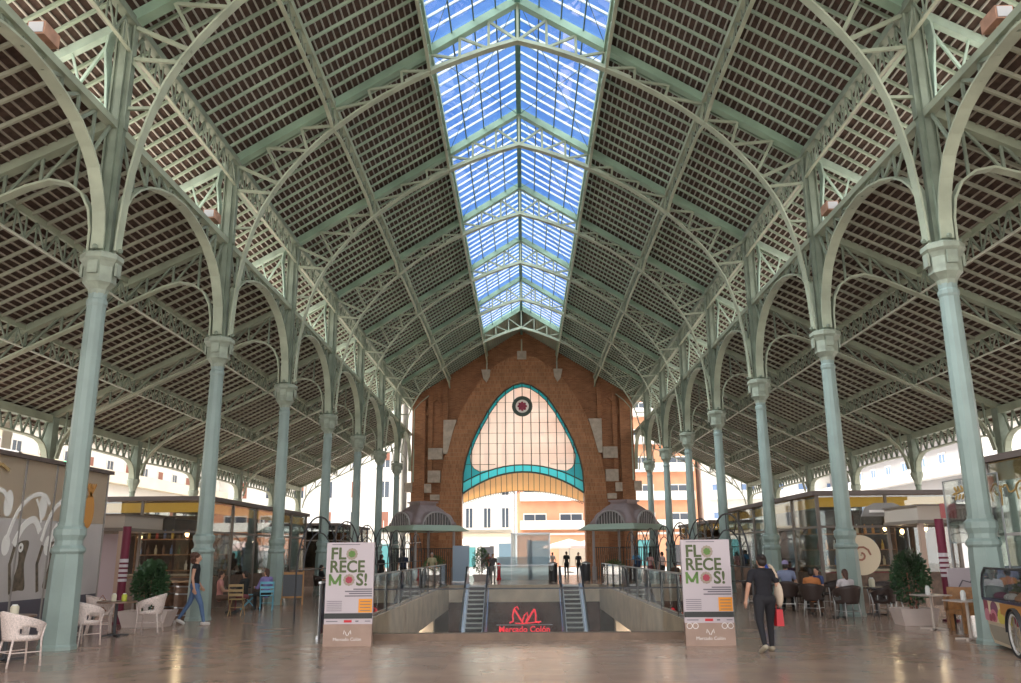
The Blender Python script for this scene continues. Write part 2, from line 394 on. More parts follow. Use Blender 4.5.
for s,nm in ((-1,'left'),(1,'right')):
    girder('lattice_girder','long green lattice girder carrying the %s edge of the skylight'%nm,s*SK,zn(SK),.42,.66,-1,7,P_CHORD,P_FLANGE,P_CHORD,14,.10)
    girder('lattice_girder','long lattice purlin halfway down the %s slope of the nave ceiling'%nm,s*5.62,zn(5.62),.46,.70,-1,7,P_TRUSS,P_FLANGE,P_WEB,12,.11)
    r=girder('lattice_girder','long lattice girder on the column tops along the %s eaves of the nave'%nm,s*8.45,zn(8.45)-.05,.62,.66,-1,7,P_WEB,P_FLANGE,P_WEB,18,.08,.20)
    girder('lattice_girder','long lattice purlin of the %s aisle ceiling, nearer the nave columns'%nm,s*11.35,za(11.35),.58,.58,-1,7,P_TRUSS,P_FLANGE_LIT,P_WEB,16,.065,.08)
    girder('lattice_girder','long lattice purlin of the %s aisle ceiling, the one nearer the street'%nm,s*14.15,za(14.15),.52,.52,-1,7,P_TRUSS,P_FLANGE_LIT,P_WEB,16,.065,.08)
# ---------------------------------------------------------------- columns (built for the left row, +x towards the nave)
def column():
    r=empty('iron_column',(0,0,0))
    b=MB(); b.lathe([(.34,0),(.34,.06),(.315,.10),(.30,.9),(.285,1.55),(.27,1.72)],n=8,a0=PI/8); b.build('pedestal',P_COL,r)
    b=MB(); b.lathe([(.27,1.70),(.31,1.75),(.31,1.80),(.25,1.86),(.245,1.95),(.29,2.05),(.29,2.16),(.23,2.22),(.235,2.28)],n=12); b.build('base_ring',P_COL,r)
    b=MB(); b.lathe([(.215,2.25),(.205,4.4),(.185,6.55),(.205,6.6),(.205,6.68),(.175,6.72),(.18,6.82)],n=12); b.build('shaft',P_COL,r)
    b=MB(); b.lathe([(.18,6.80),(.20,6.90),(.26,6.98),(.32,7.04),(.315,7.10),(.32,7.36),(.37,7.46),(.42,7.52),(.42,7.62),(.36,7.66)],n=8,a0=PI/8)
    for a in range(4):
        c,s=math.cos(a*PI/2),math.sin(a*PI/2); b.add([(c*.33-s*y+ (c*q),s*.33+c*y+(s*q),z) for q in (0,.05) for y,z in ((-.10,7.18),(.10,7.18),(.10,7.45),(-.10,7.45))],[(0,1,2,3),(7,6,5,4),(0,4,5,1),(1,5,6,2),(2,6,7,3),(3,7,4,0)])
    b.build('capital',P_CAP,r)
    b=MB(); b.box(-.16,.16,-.07,.07,7.66,13.15).box(-.07,.07,-.16,.16,7.66,13.15); b.box(-.2,-.16,-.12,.12,7.66,13.1).box(.16,.19,-.10,.10,10.5,13.1)
    b.build('upper_shaft',P_WEB,r)
    b=MB(); b.strip([(-.22,0,10.75),(-.42,0,11.15),(-.75,0,11.45),(-1.2,0,11.72),(-1.68,0,11.98)],(0,1,0),.18,.05)
    b.strip([(-.23,0,10.8),(-.30,0,11.6),(-.40,0,12.35),(-.36,0,12.75),(-.2,0,12.98)],(0,1,0),.30,.05)
    b.bar((-.2,0,13.0),(-1.75,0,12.12),.18,.2); b.bar((-.40,0,12.6),(-.95,0,11.62),.06,.06,up=(0,1,0)); b.bar((-.95,0,11.62),(-1.2,0,12.4),.05,.05,up=(0,1,0))
    b.build('eaves_bracket',P_MINT,r)
    b=MB()
    for a in (0,1,2,3):
        c,s=math.cos(a*PI/2),math.sin(a*PI/2); b.ell((c*.36,s*.36,7.74),(.06,.06,.06),6,4)
    b.build('bolt_cover',P_WEB,r)
    return r
C0=column(); C0.location=(-XN,Yk(0),0)
CL='pale green cast iron column, %s on the %s of the nave'
tag(C0,CL%('nearest','left'),'column','nave columns')
for k in range(0,7):
    if k: copy_tree(C0,(-XN,Yk(k),0),label=CL%(ordn(k) if k<6 else 'seventh and last before the brick wall','left'))
    copy_tree(C0,(XN,Yk(k),0),PI,label=CL%(ordn(k) if k<6 else 'seventh and last before the brick wall','right'))
# ---------------------------------------------------------------- arcade arches between the columns
def arcade():
    r=empty('arcade_arch',(0,0,0))
    half=[(.27,7.72),(.28,8.1),(.36,8.5),(.55,8.9),(.80,9.28),(1.15,9.58),(1.65,9.87),(2.25,10.07),(2.95,10.22),(3.69,10.28)]
    pts=[(0,y,z) for y,z in half]+[(0,SP-y,z) for y,z in reversed(half[:-1])]
    MB().strip(pts,(1,0,0),.26,.045).build('arch_flange',P_FLANGE,r)
    MB().box(-.10,.10,.2,SP-.2,10.44,10.60).build('top_beam',P_TRUSS,r)
    b=MB()
    def az(y):
        y=min(y,SP-y)
        for (a,q),(c,p) in zip(half,half[1:]):
            if a<=y<=c: return q+(p-q)*(y-a)/(c-a)
        return 7.8
    ys=[.32+ (SP-.64)*i/10 for i in range(11)]
    for i in range(10):
        a,c=ys[i],ys[i+1]
        if i<5: b.bar((0,a,10.45),(0,c,az(c)),.07,.05,up=(1,0,0))
        else: b.bar((0,c,10.45),(0,a,az(a)),.07,.05,up=(1,0,0))
    for y in ys[1:-1]: b.bar((0,y,10.45),(0,y,az(y)),.07,.05,up=(1,0,0))
    b.build('spandrel_lattice',P_WEB,r)
    return r
A0=arcade(); A0.location=(-XN,Yk(0),0)
AL='arched iron spandrel between the %s columns of the %s row'
pairs=['nearest and second','second and third','third and fourth','fourth and fifth','fifth and sixth','sixth and seventh']
def arch_label(k,nm):
    if k==-1: return 'arched iron spandrel cut by the %s edge, before the nearest column'%nm
    if k==6: return 'arched iron spandrel joining the last %s column to the brick wall'%nm
    return AL%(pairs[k],nm)
tag(A0,arch_label(0,'left'),'arch','arcade arches')
for k in range(-1,7):
    if k: copy_tree(A0,(-XN,Yk(k),0),label=arch_label(k,'left'))
    copy_tree(A0,(XN,Yk(k),0),label=arch_label(k,'right'))
# ---------------------------------------------------------------- aisle trusses (left: x runs outwards, local +x = away from nave)
alow=[(.27,7.72),(.28,8.2),(.36,8.65),(.55,9.02),(.85,9.25),(1.25,9.33),(1.75,9.19),(2.3,8.93),(3.0,8.60),(4.4,7.93),(5.8,7.25),(6.8,6.77),(7.35,6.45),(7.75,6.05),(8.0,5.6),(8.12,5.05)]
def alz(x):
    for (a,q),(c,p) in zip(alow,alow[1:]):
        if a<=x<=c: return q+(p-q)*(x-a)/(c-a)
    return 5.1
def aisle_truss():
    r=empty('aisle_truss',(0,0,0))
    MB().bar((.1,0,za(XN+.1)+.03),(8.5,0,za(XN+8.5)+.03),.26,.20).build('top_chord',P_TRUSS,r)
    MB().strip([(x,0,z) for x,z in alow],(0,1,0),.24,.05).build('bottom_chord',P_FLANGE,r)
    xs=[.75,1.5,2.25,3.0,3.8,4.6,5.58,6.4,7.2,7.9]
    for i,x in enumerate(xs):
        MB().bar((x,0,za(XN+x)),(x,0,alz(x)),.06,.05,up=(0,1,0)).build('strut',P_WEB,r)
        if i<len(xs)-1: MB().bar((x,0,za(XN+x)),(xs[i+1],0,alz(xs[i+1])),.06,.05,up=(0,1,0)).build('brace',P_WEB,r)
    return r
U0=aisle_truss(); U0.location=(-XN,Yk(0),0); U0.rotation_euler=(0,0,PI)
def ul(k,nm): return 'sloping lattice truss of the %s aisle ceiling, %s'%(nm,['at the nearest column','at the second column','at the third column','at the fourth column','at the fifth column','at the sixth column','at the seventh column','against the end gable'][k])
tag(U0,ul(0,'left'),'roof truss','aisle trusses')
for k in range(0,8):
    if k: copy_tree(U0,(-XN,Yk(k),0),PI,label=ul(k,'left'))
    copy_tree(U0,(XN,Yk(k),0),0,label=ul(k,'right'))
# ---------------------------------------------------------------- outer posts and outer arcades
def post():
    r=empty('outer_post',(0,0,0))
    MB().lathe([(.2,0),(.2,.5),(.13,.7),(.12,4.3),(.15,4.36),(.12,4.4)],n=8).build('shaft',P_POST,r)
    MB().lathe([(.12,4.38),(.17,4.55),(.25,4.75),(.27,4.85),(.24,4.92)],n=8,a0=PI/8).build('capital',P_CAP,r)
    b=MB(); b.box(-.16,.16,-.2,.2,4.9,6.55); b.build('upper_shaft',P_POST,r)
    return r
Q0=post(); Q0.location=(-XA,Yk(2),0)
def ql(k,nm): return 'thin iron post on the street side of the %s aisle, %s'%(nm,['the closest','second','third','fourth','fifth','sixth'][k])
tag(Q0,ql(0,'left'),'column','street side posts')
qa=[]
for s,nm in ((-1,'left'),(1,'right')):
    for j,k in enumerate(range(2,8) if s<0 else range(1,8)):
        if s<0 and j==0: continue
        o=copy_tree(Q0,(s*XA,Yk(k),0),label=ql(min(j,5),nm) if j<6 else 'thin iron post on the street side of the right aisle, at the far end gable')
def outer_arcade():
    r=empty('outer_arch',(0,0,0))
    half=[(.22,4.92),(.25,5.1),(.36,5.35),(.58,5.56),(.9,5.68),(1.5,5.73),(3.69,5.76)]
    pts=[(0,y,z) for y,z in half]+[(0,SP-y,z) for y,z in reversed(half[:-1])]
    MB().strip(pts,(1,0,0),.22,.05).build('arch_flange',P_FLANGE,r)
    MB().box(-.12,.12,.1,SP-.1,6.33,6.6).build('top_beam',P_TRUSS,r)
    b=MB(); n=22
    for i in range(n):
        a=.3+(SP-.6)*i/n; c=.3+(SP-.6)*(i+1)/n
        def fz(y):
            y=min(y,SP-y)
            for (p,q),(p2,q2) in zip(half,half[1:]):
                if p<=y<=p2: return q+(q2-q)*(y-p)/(p2-p)
            return 5
        b.bar((0,a,fz(a) if i%2 else 6.35),(0,c,6.35 if i%2 else fz(c)),.07,.05,up=(1,0,0))
    b.build('lattice',P_WEB,r)
    return r
B0=outer_arcade(); B0.location=(-XA,Yk(1),0)
def bl(k,nm): return 'zigzag lattice eaves beam on the street side of the %s aisle, %s span'%(nm,ordn(k))
tag(B0,bl(0,'left'),'arch','street side lattice beams')
for s,nm in ((-1,'left'),(1,'right')):
    for j,k in enumerate(range(1,7)):
        if s<0 and j==0: continue
        copy_tree(B0,(s*XA,Yk(k),0),label=bl(j,nm))
# floodlights on the aisle trusses
LAMPM=mat('rusty_lamp_housing',(.45,.25,.17),.6,noise=.2)
LENS=mat('lamp_lens',(.6,.6,.62),.2)
for (x,y,z,l) in ((-8.57,14.6,10.70,'floodlight box on the left arcade beam at the top left corner'),(-8.57,25.0-1.3,10.70,'floodlight box on the left arcade beam beside the second column'),(8.57,14.6,10.70,'floodlight box on the right arcade beam near the top right corner'),(8.57,23.7,10.70,'floodlight box on the right arcade beam beside the second column')):
    r=empty('floodlight',(x,y,z),label=l,cat='lamp')
    MB().box(-.16,.16,-.26,.26,0,.26).build('housing',LAMPM,r)
    MB().bar((0,0,0),(0,0,-.12),.05,.05).build('bracket',LAMPM,r)
    MB().box(-.13,.13,-.28,-.262,.03,.23).build('lens',LENS,r)
# ---------------------------------------------------------------- brick end wall
def brick(name,c1,c2,mo,bw=.30,rh=.09):
    M=bpy.data.materials.new(name); M.use_nodes=True; t=M.node_tree; b=t.nodes['Principled BSDF']; b.inputs['Roughness'].default_value=.85
    c=t.nodes.new('ShaderNodeTexCoord'); sp=t.nodes.new('ShaderNodeSeparateXYZ'); cb=t.nodes.new('ShaderNodeCombineXYZ')
    t.links.new(c.outputs['Object'],sp.inputs[0]); ad=t.nodes.new('ShaderNodeMath'); ad.operation='ADD'; t.links.new(sp.outputs[0],ad.inputs[0]); t.links.new(sp.outputs[1],ad.inputs[1]); t.links.new(ad.outputs[0],cb.inputs[0]); t.links.new(sp.outputs[2],cb.inputs[1])
    br=t.nodes.new('ShaderNodeTexBrick'); t.links.new(cb.outputs[0],br.inputs['Vector']); br.inputs['Scale'].default_value=1
    br.inputs['Brick Width'].default_value=bw; br.inputs['Row Height'].default_value=rh; br.inputs['Mortar Size'].default_value=.012
    br.inputs['Color1'].default_value=(*c1,1); br.inputs['Color2'].default_value=(*c2,1); br.inputs['Mortar'].default_value=(*mo,1)
    n=t.nodes.new('ShaderNodeTexNoise'); n.inputs['Scale'].default_value=1.2; n.inputs['Detail'].default_value=6; t.links.new(c.outputs['Object'],n.inputs['Vector'])
    mx=t.nodes.new('ShaderNodeMix'); mx.data_type='RGBA'; mx.blend_type='OVERLAY'; mx.inputs['Factor'].default_value=.35; t.links.new(br.outputs[0],mx.inputs['A']); t.links.new(n.outputs['Fac'],mx.inputs['B']); t.links.new(mx.outputs['Result'],b.inputs['Base Color'])
    return M
BRICK=brick('red_brown_brick',(.40,.17,.075),(.27,.105,.045),(.33,.20,.12))
BRICK2=brick('arch_ring_brick',(.46,.21,.10),(.33,.14,.06),(.42,.26,.16),.12,.30)
STONE=mat('pale_stone_block',(.50,.42,.34),.8,noise=.15,nscale=3)
inner=[(4.62,0),(4.65,6.12),(4.58,7.66),(4.35,8.80),(3.93,10.02),(3.37,11.20),(2.72,12.38),(2.02,13.40),(1.40,13.98),(.72,14.42),(0,14.58)]
outer=[(6.3,0),(6.28,6.0),(6.15,7.6),(5.85,9.2),(5.35,10.8),(4.75,12.2),(4.0,13.6),(3.1,14.9),(2.1,15.85),(1.0,16.5),(0,16.75)]
full_in=inner+[(-x,z) for x,z in reversed(inner[:-1])]
poly=[(8.5,0),(8.5,13.46),(0,18.83),(-8.5,13.46),(-8.5,0)]+[(-x,z) for x,z in inner]+[(x,z) for x,z in reversed(inner[:-1])]
wl=strc(MB().prism(poly,YW,YW+1.2).build('wall_end',BRICK))
b=MB()
for s in (-1,1):
    for (a,c) in zip(zip(inner,outer),zip(inner[1:],outer[1:])):
        (i0,o0),(i1,o1)=a,c
        P=[(s*i0[0],i0[1]),(s*o0[0],o0[1]),(s*o1[0],o1[1]),(s*i1[0],i1[1])]
        V=[(x,YW-.35,z) for x,z in P]+[(x,YW,z) for x,z in P]
        b.add(V,[(0,1,2,3),(0,4,5,1),(1,5,6,2),(2,6,7,3),(3,7,4,0)])
strc(b.build('arch_surround',BRICK2,wl))
b=MB()
for s in (-1,1):
    for x0,x1,z0,z1,d in ((7.45,8.45,0,13.2,.45),(5.75,6.1,11.5,14.4,.35),(6.9,7.25,6.7,13.6,.22)):
        b.box(min(s*x0,s*x1),max(s*x0,s*x1),YW-d,YW-.001,z0,z1)
    # blind arch band above the pilasters
    b.strip([(s*7.4,YW-.12,12.0),(s*7.1,YW-.12,12.9),(s*6.6,YW-.12,13.35),(s*6.1,YW-.12,12.9)],(0,1,0),.24,.2)
strc(b.build('pilaster',BRICK,wl))
b=MB()
def stone(x0,x1,z0,z1,d=.42):
    for s in (-1,1): b.box(min(s*x0,s*x1),max(s*x0,s*x1),YW-d,YW-.002,z0,z1)
stone(6.1,7.2,8.6,9.45); stone(6.25,7.2,6.85,7.75); stone(6.95,7.45,6.1,6.75,.47); stone(6.3,7.0,5.55,5.95); stone(8.35,8.9,6.15,6.85,.6)
for s in (-1,1):
    b.prism([(s*6.05,11.6),(s*5.05,11.6),(s*5.35,10.6),(s*5.75,9.0),(s*6.05,9.0)],YW-.5,YW-.002)
    b.prism([(s*3.15,15.5),(s*2.45,15.5),(s*2.5,14.95),(s*2.75,14.5),(s*3.0,14.8)],YW-.6,YW-.36)
b.box(-.36,.36,YW-.6,YW-.352,16.3,16.95)
strc(b.build('stone_block',STONE,wl))
b=MB()
for x,z0,z1 in ((0,16.9,17.9),(2.72,15.5,16.6),(-2.72,15.5,16.6),(5.62,14.2,14.9),(-5.62,14.2,14.9)):
    b.bar((x,YW-.5,z0),(x,YW-.5,z1),.10,.12,up=(0,1,0))
strc(b.build('girder_foot',P_FLANGE,wl))
# wall end brackets (half columns on the brick)
for s,nm in ((-1,'left'),(1,'right')):
    r=empty('wall_bracket',(s*8.3,YW-.47,0),label='slim pale iron half column bracketed on the brick at the %s end of the wall'%nm,cat='column')
    MB().lathe([(.06,6.9),(.06,9.4)],n=8).build('shaft',P_FLANGE,r)
    MB().strip([(0,0,9.4),(0,0,12.4),(-s*.5,0,13.0),(-s*1.1,0,13.5)],(0,1,0),.14,.06).build('rib',P_FLANGE,r)
# ---- arched window
TEAL=transmat('teal_stained_glass',(.05,.62,.66)); CREAM=transmat('cream_glass',(.98,.88,.80),clear=.35,refl=.01); TAN=transmat('amber_canopy_glass',(.80,.58,.33)); LEAD=mat('dark_green_lead',(.06,.09,.07),.5)
w2=empty('window_2',(0,YW+.5,0)); strc(w2)
def arcz(x,c,e): return e+(c-e)*(1-(abs(x)/4.62)**2)
def inx(z):
    for (a,za_),(c,zb) in zip(inner[1:],inner[2:]):
        if za_<=z<=zb: return a+(c-a)*(z-za_)/(zb-za_)
    return 4.62
up=[(x-.03,z-.02) for x,z in inner if z>6.0]; up[-1]=(0,14.55)
U=up+[(-x,z) for x,z in reversed(up[:-1])]
xs=[4.6-9.2*i/18 for i in range(19)]
tealpoly=U+[(x,arcz(x,7.69,6.1)) for x in reversed(xs)]
# cream shape: inset outline, rounded lower corners
def arcz2(x): return 0
ins=[(3.35,7.72),(3.75,7.95),(4.0,8.35),(4.05,8.95),(3.66,10.0),(3.10,11.15),(2.47,12.28),(1.80,13.22),(1.25,13.73),(.64,14.13),(0,14.28)]
C=ins+[(-x,z) for x,z in reversed(ins[:-1])]+[(x,arcz(x,8.2,6.9)) for x in (-2.4,-1.2,0,1.2,2.4)]
b=MB()
upp=[(4.60,7.72),(4.52,8.0),(4.45,8.4),(4.30,8.95)]+[(x-.02,z-.02) for x,z in inner if z>9.9][:6]+[(0,14.55)]
for s in (-1,1):
    for (a0,a1),(c0,c1) in zip(zip(upp,upp[1:]),zip(ins,ins[1:])):
        P=[(s*a0[0],a0[1]),(s*a1[0],a1[1]),(s*c1[0],c1[1]),(s*c0[0],c0[1])]
        b.add([(x,0,z) for x,z in P]+[(x,.02,z) for x,z in P],[(0,1,2,3),(7,6,5,4),(0,4,5,1),(1,5,6,2),(2,6,7,3),(3,7,4,0)])
    b.prism([(s*4.6,7.72),(s*3.35,7.72),(s*2.9,7.82),(s*2.4,arcz(2.4,8.2,6.9)),(s*3.2,arcz(3.2,8.2,6.9)),(s*4,arcz(4,8.2,6.9)),(s*4.6,6.92)],0,.02)
V=[(x,y,z) for x in xs for y in (0,.02) for z in (arcz(x,7.69,6.1),arcz(x,8.2,6.9))]
n=len(xs)
b.add(V,[(4*i,4*i+4,4*i+5,4*i+1) for i in range(n-1)])
b.build('border_pane',TEAL,w2)
b=MB(); b.prism(C,-.06,-.03); b.build('pane',CREAM,w2)
b=MB()
import bisect
for i in range(-6,7):
    x=i*.655
    zt=14.55
    for (a,c) in zip(inner[1:],inner[2:]):
        if c[0]<=abs(x)<=a[0]: zt=a[1]+(c[1]-a[1])*(a[0]-abs(x))/(a[0]-c[0])
    b.bar((x,-.1,arcz(x,7.69,6.1)),(x,-.1,zt),.065,.06,up=(0,1,0))
for j in range(7):
    z=8.25+.8*j; x=inx(z)
    if j==0:
        for s in (-1,1): b.bar((s*2.1,-.1,z),(s*x,-.1,z),.035,.04)
    else: b.bar((-x,-.1,z),(x,-.1,z),.022,.025)
b.build('glazing_bar',LEAD,w2)
b=MB(); b.strip([(x,-.1,arcz(x,8.2,6.88)) for x in xs],(0,1,0),.1,.09); b.strip([(x,-.1,arcz(x,7.66,6.05)) for x in xs],(0,1,0),.2,.12)
b.strip([(x,-.05,z) for x,z in U],(0,1,0),.14,.08); b.strip([(x,-.09,z) for x,z in ins],(0,1,0),.06,.05); b.strip([(-x,-.09,z) for x,z in ins],(0,1,0),.06,.05)
b.build('window_frame',LEAD,w2)
md=empty('rosette',(0,-.2,12.72)); md.parent=w2
b=MB(); n=32
def ring(b,r0,r1,y0,y1,n=32):
    V=[];F=[]
    for i in range(n):
        a=2*PI*i/n
        for r,y in ((r0,y0),(r1,y0),(r1,y1),(r0,y1)): V.append((r*math.cos(a),y,r*math.sin(a)))
    for i in range(n):
        for k in range(4): F.append((4*i+k,4*((i+1)%n)+k,4*((i+1)%n)+(k+1)%4,4*i+(k+1)%4))
    b.add(V,F)
ring(b,.52,.80,-.05,.05); b.build('rim',LEAD,md)
ring(x:=MB(),.02,.54,.0,.02); x.build('disc',transmat('pale_rosette_glass',(.85,.85,.85)),md)
b=MB()
for i in range(8):
    a=PI/4*i; b.ell((.23*math.cos(a),-.02,.23*math.sin(a)),(.15,.03,.11),8,6,Matrix.Rotation(-a,3,'Y'))
b.ell((0,-.03,0),(.12,.04,.12),8,6); b.build('red_flower',mat('rosette_red',(.35,.03,.07),.4),md)
# ---- canopy beyond the arch
cn=empty('glass_canopy',(0,YW+.6,0),label='fan shaped amber glass canopy with scalloped fringe hanging under the arched window',cat='canopy')
co=lambda x:5.55+(6.45-5.55)*(1-(abs(x)/4.75)**2)
b=MB(); b.grid(lambda u,v:((1-v)*(9.2*u-4.6)+v*(9.5*u-4.75),v*2.9,(1-v)*arcz(9.2*u-4.6,7.66,6.05)+v*co(9.5*u-4.75)),28,4); b.build('canopy_glass',TAN,cn,solid=.02)
b=MB()
for i in range(23):
    u=i/22; b.bar((9.2*u-4.6,-.02,arcz(9.2*u-4.6,7.66,6.05)-.03),(9.5*u-4.75,2.9,co(9.5*u-4.75)-.03),.045,.06)
b.build('canopy_rib',LEAD,cn)
b=MB()
for i in range(48):
    x=-4.75+9.5*(i+.5)/48; pts=[(x-.1+.2*j/6,2.92,co(x)-.03-.17*math.sin(PI*j/6)) for j in range(7)]; b.strip(pts,(0,1,0),.03,.035)
b.strip([(-4.75+9.5*i/30,2.92,co(-4.75+9.5*i/30)) for i in range(31)],(0,1,0),.05,.06)
b.build('fringe',LEAD,cn)

rescale([o for o in bpy.data.objects if o.type in ('MESH','EMPTY')])
DONE=set(o.name for o in bpy.data.objects)
# ================================================================ OUTSIDE BUILDINGS
WHITEW=mat('white_render_wall',(.80,.77,.72),.8,noise=.04,nscale=.4); CREAMW=mat('cream_render_wall',(.72,.63,.50),.8,noise=.05,nscale=.4)
ORANGEW=mat('orange_brick_wall',(.74,.36,.22),.8,noise=.08,nscale=.8); PINKW=mat('pink_brick_wall',(.66,.42,.36),.8,noise=.08)
GREYW=mat('grey_stone_wall',(.42,.41,.42),.8); WIN=mat('dark_window_pane',(.07,.09,.12),.15); WFR=mat('white_window_frame',(.75,.73,.7),.6)
BROWNS=mat('brown_shutter',(.30,.13,.09),.7); REDS=mat('red_blind',(.45,.09,.08),.7); BLUEG=mat('blue_glass_pane',(.20,.30,.50),.15); BALC=mat('balcony_white',(.82,.80,.77),.7); RAILI=mat('balcony_iron',(.12,.12,.13),.6)
SHOPB=mat('shopfront_blue_grey',(.16,.25,.32),.5); SHOPT=mat('shop_teal',(.10,.32,.34),.5)
def building(label,loc,rz,W,H,wallm,floors,cols,wm=WIN,balc=BALC,shop=SHOPB,fh=3.6,ww=1.1,wh=1.9,z0=4.2,shut=None,cornice=True,every=1,deep=9):
    street=abs(rz)>.1
    if not street: pass
    r=empty('building',loc,rz,label,'building')
    MB().box(0,W,0,deep,0,H).build('wall',wallm,r)
    if cornice:
        MB().box(-.1,W+.1,-.35,0,3.75,4.0).build('cornice',balc,r); MB().box(-.1,W+.1,-.5,0,H-.4,H).build('cornice',balc,r)
    step=W/cols
    for j in range(floors):
        z=z0+.5+j*fh
        if z+wh>H: break
        for i in range(cols):
            x=step*(i+.5)
            f=MB().box(x-ww/2-.12,x-ww/2,-.08,.02,z,z+wh).box(x+ww/2,x+ww/2+.12,-.08,.02,z,z+wh).box(x-ww/2-.12,x+ww/2+.12,-.08,.02,z+wh,z+wh+.14).box(x-.04,x+.04,-.05,.02,z,z+wh).build('window',WFR,r)
            MB().box(x-ww/2,x+ww/2,-.03,.01,z,z+wh).build('pane',wm if (i+j)%4 or not shut else shut,f)
            if shut and (i+j)%2==0: MB().box(x-ww/2,x+ww/2,-.07,-.03,z+wh*.45,z+wh).build('blind',shut,f)
        if balc and j%every==0:
            b=MB().box(.4,W-.4,-1.1,0,z-.30,z-.12)
            if every==1: b.box(.4,W-.4,-1.1,-1.0,z-.12,z+.75)
            o=b.build('balcony',balc,r)
    for i in range(cols):
        x=W/cols*(i+.5); MB().box(x-W/cols*(.36 if i%3 else .22),x+W/cols*.36,-.06,.02,.1,(3.1,2.5,2.8)[i%3]).build('shopfront',(shop,mat('beige_shopfront',(.45,.38,.30),.6),GREYW,SHOPT if not street else BROWNS,mat('dark_shopfront',(.06,.06,.07),.4))[i%5],r)
    return r
building('white apartment building left through the brick arch with tall shuttered windows',(-14,110,0),0,13.2,24,WHITEW,5,6,balc=CREAMW,every=2,fh=3.9,ww=.8,wh=2.3)
building('orange brick apartment building with white balcony bands, right through the arch',(-.8,110,0),0,22,26,ORANGEW,6,5,balc=WHITEW,shut=None,fh=3.4,ww=2.6,wh=1.5)
building('white apartment block with blue glazed balconies, far right beyond the orange brick one',(21.3,108,0),0,24,24,WHITEW,5,7,wm=BLUEG,fh=3.3,ww=1.6,wh=1.5)
building('plain white apartment block with brown windows behind the far left columns',(-45,108,0),0,31,24,WHITEW,5,9,shut=BROWNS,every=3,fh=3.6)
# side streets: local facade faces -y; left ones face +X
building('long white street building with shutters seen above the left kiosks',(-36,62,0),PI/2,50,17,WHITEW,4,14,shut=BROWNS,every=1,fh=3.5,balc=CREAMW,wh=1.7)
building('cream building with orange wall top seen at the far left edge',(-36,30,0),PI/2,31.8,16,CREAMW,4,8,shut=BROWNS,every=1,fh=3.5,wh=1.6)
building('white street building with red blinds seen above the right kiosks',(36,74,0),-PI/2,30,17,WHITEW,4,9,shut=REDS,fh=3.5,wh=1.6)
building('pale building with blue glass bays seen between the right posts',(36,112,0),-PI/2,37.5,16,GREYW,4,10,wm=BLUEG,fh=3.4,wh=1.7)
building('pink brick building seen at the right edge behind the leaf sign',(36,43.8,0),-PI/2,24,15,PINKW,4,7,fh=3.3,wh=1.4)
r=empty('pharmacy_sign',(-33.5,67,7.4),PI/2,'glowing green sign on the street behind the nearest left column','sign')
MB().box(-.9,.9,-.1,.1,-1.2,1.2).build('panel',mat('green_light_panel',(.10,.75,.38),.4,emit=.9),r); MB().bar((0,.1,0),(0,2.4,0),.08,.08).build('bracket',RAILI,r)
# parasols, plaza things beyond the arch
CANV=mat('white_canvas',(.85,.80,.76),.8); POLE=mat('grey_pole',(.35,.35,.36),.4,metal=.6)
def parasol(label,x,y,R=2.2,h=2.7,cm=CANV):
    r=empty('parasol',(x,y,0),label=label,cat='parasol')
    MB().lathe([(.35,0),(.35,.08),(.05,.1)],n=10).build('base',POLE,r)
    MB().lathe([(.03,.08),(.03,h+.3)],n=6).build('pole',POLE,r)
    b=MB(); b.lathe([(R,h-.45),(R*.98,h-.25),(.05,h+.35)],n=8,cap=False); b.build('canopy',cm,r,solid=.02)
parasol('white parasol on the plaza left beyond the arch',-5.2,84); parasol('pink tinged parasol on the plaza right beyond the arch',3.9,80,2.3,2.5,mat('pinkish_canvas',(.82,.62,.58),.8))
parasol('white parasol furthest right beyond the arch',6.6,86)
# ================================================================ SUNKEN COURT
CLEAR=glassmat('balustrade_glass',(.97,.98,.97),.008); MILK=glassmat('side_balustrade_glass',(.95,.97,.95),.33); STEEL=mat('brushed_steel',(.45,.46,.48),.3,metal=.9); DARKM=mat('dark_metal',(.045,.045,.05),.5); ESCB=mat('escalator_blue_panel',(.30,.40,.60),.25,metal=.5); RUB=mat('black_rubber',(.02,.02,.025),.5)
for s,nm in ((-1,'left'),(1,'right')):
    r=empty('glass_balustrade',(s*4.15,19.45,0),label='long frameless glass balustrade along the %s side of the sunken court'%nm,cat='balustrade')
    for i in range(20): MB().box(-.008,.008,i*1.52+.02,i*1.52+1.50,.03,1.08).build('pane',MILK,r)
    MB().box(-.03,.03,0,30.4,1.08,1.12).build('handrail',STEEL,r)
    MB().box(-.04,.04,0,30.4,0,.06).build('shoe_rail',STEEL,r)
    for i in range(0,21,2): MB().box(-.02-s*.03,.02-s*.03,i*1.52-.02,i*1.52+.02,0,1.08).build('post',DARKM,r)
r=empty('glass_balustrade',(0,19.15,.13),label='clear glass balustrade with thin dark rail across the front of the court',cat='balustrade')
for i in range(5): MB().box(-3.9+i*1.56,-3.9+i*1.56+1.54,-.008,.008,.0,.82).build('pane',CLEAR,r)
MB().box(-3.92,3.92,-.016,.016,.825,.852).build('handrail',DARKM,r)
r=empty('glass_balustrade',(0,50.1,0),label='short glass balustrade on the landing between the two escalators',cat='balustrade')
for i in range(2): MB().box(-1.55+i*1.56,-1.55+i*1.56+1.54,-.008,.008,.03,1.0).build('pane',CLEAR,r)
MB().box(-1.6,1.6,-.025,.025,1.0,1.04).build('handrail',STEEL,r)
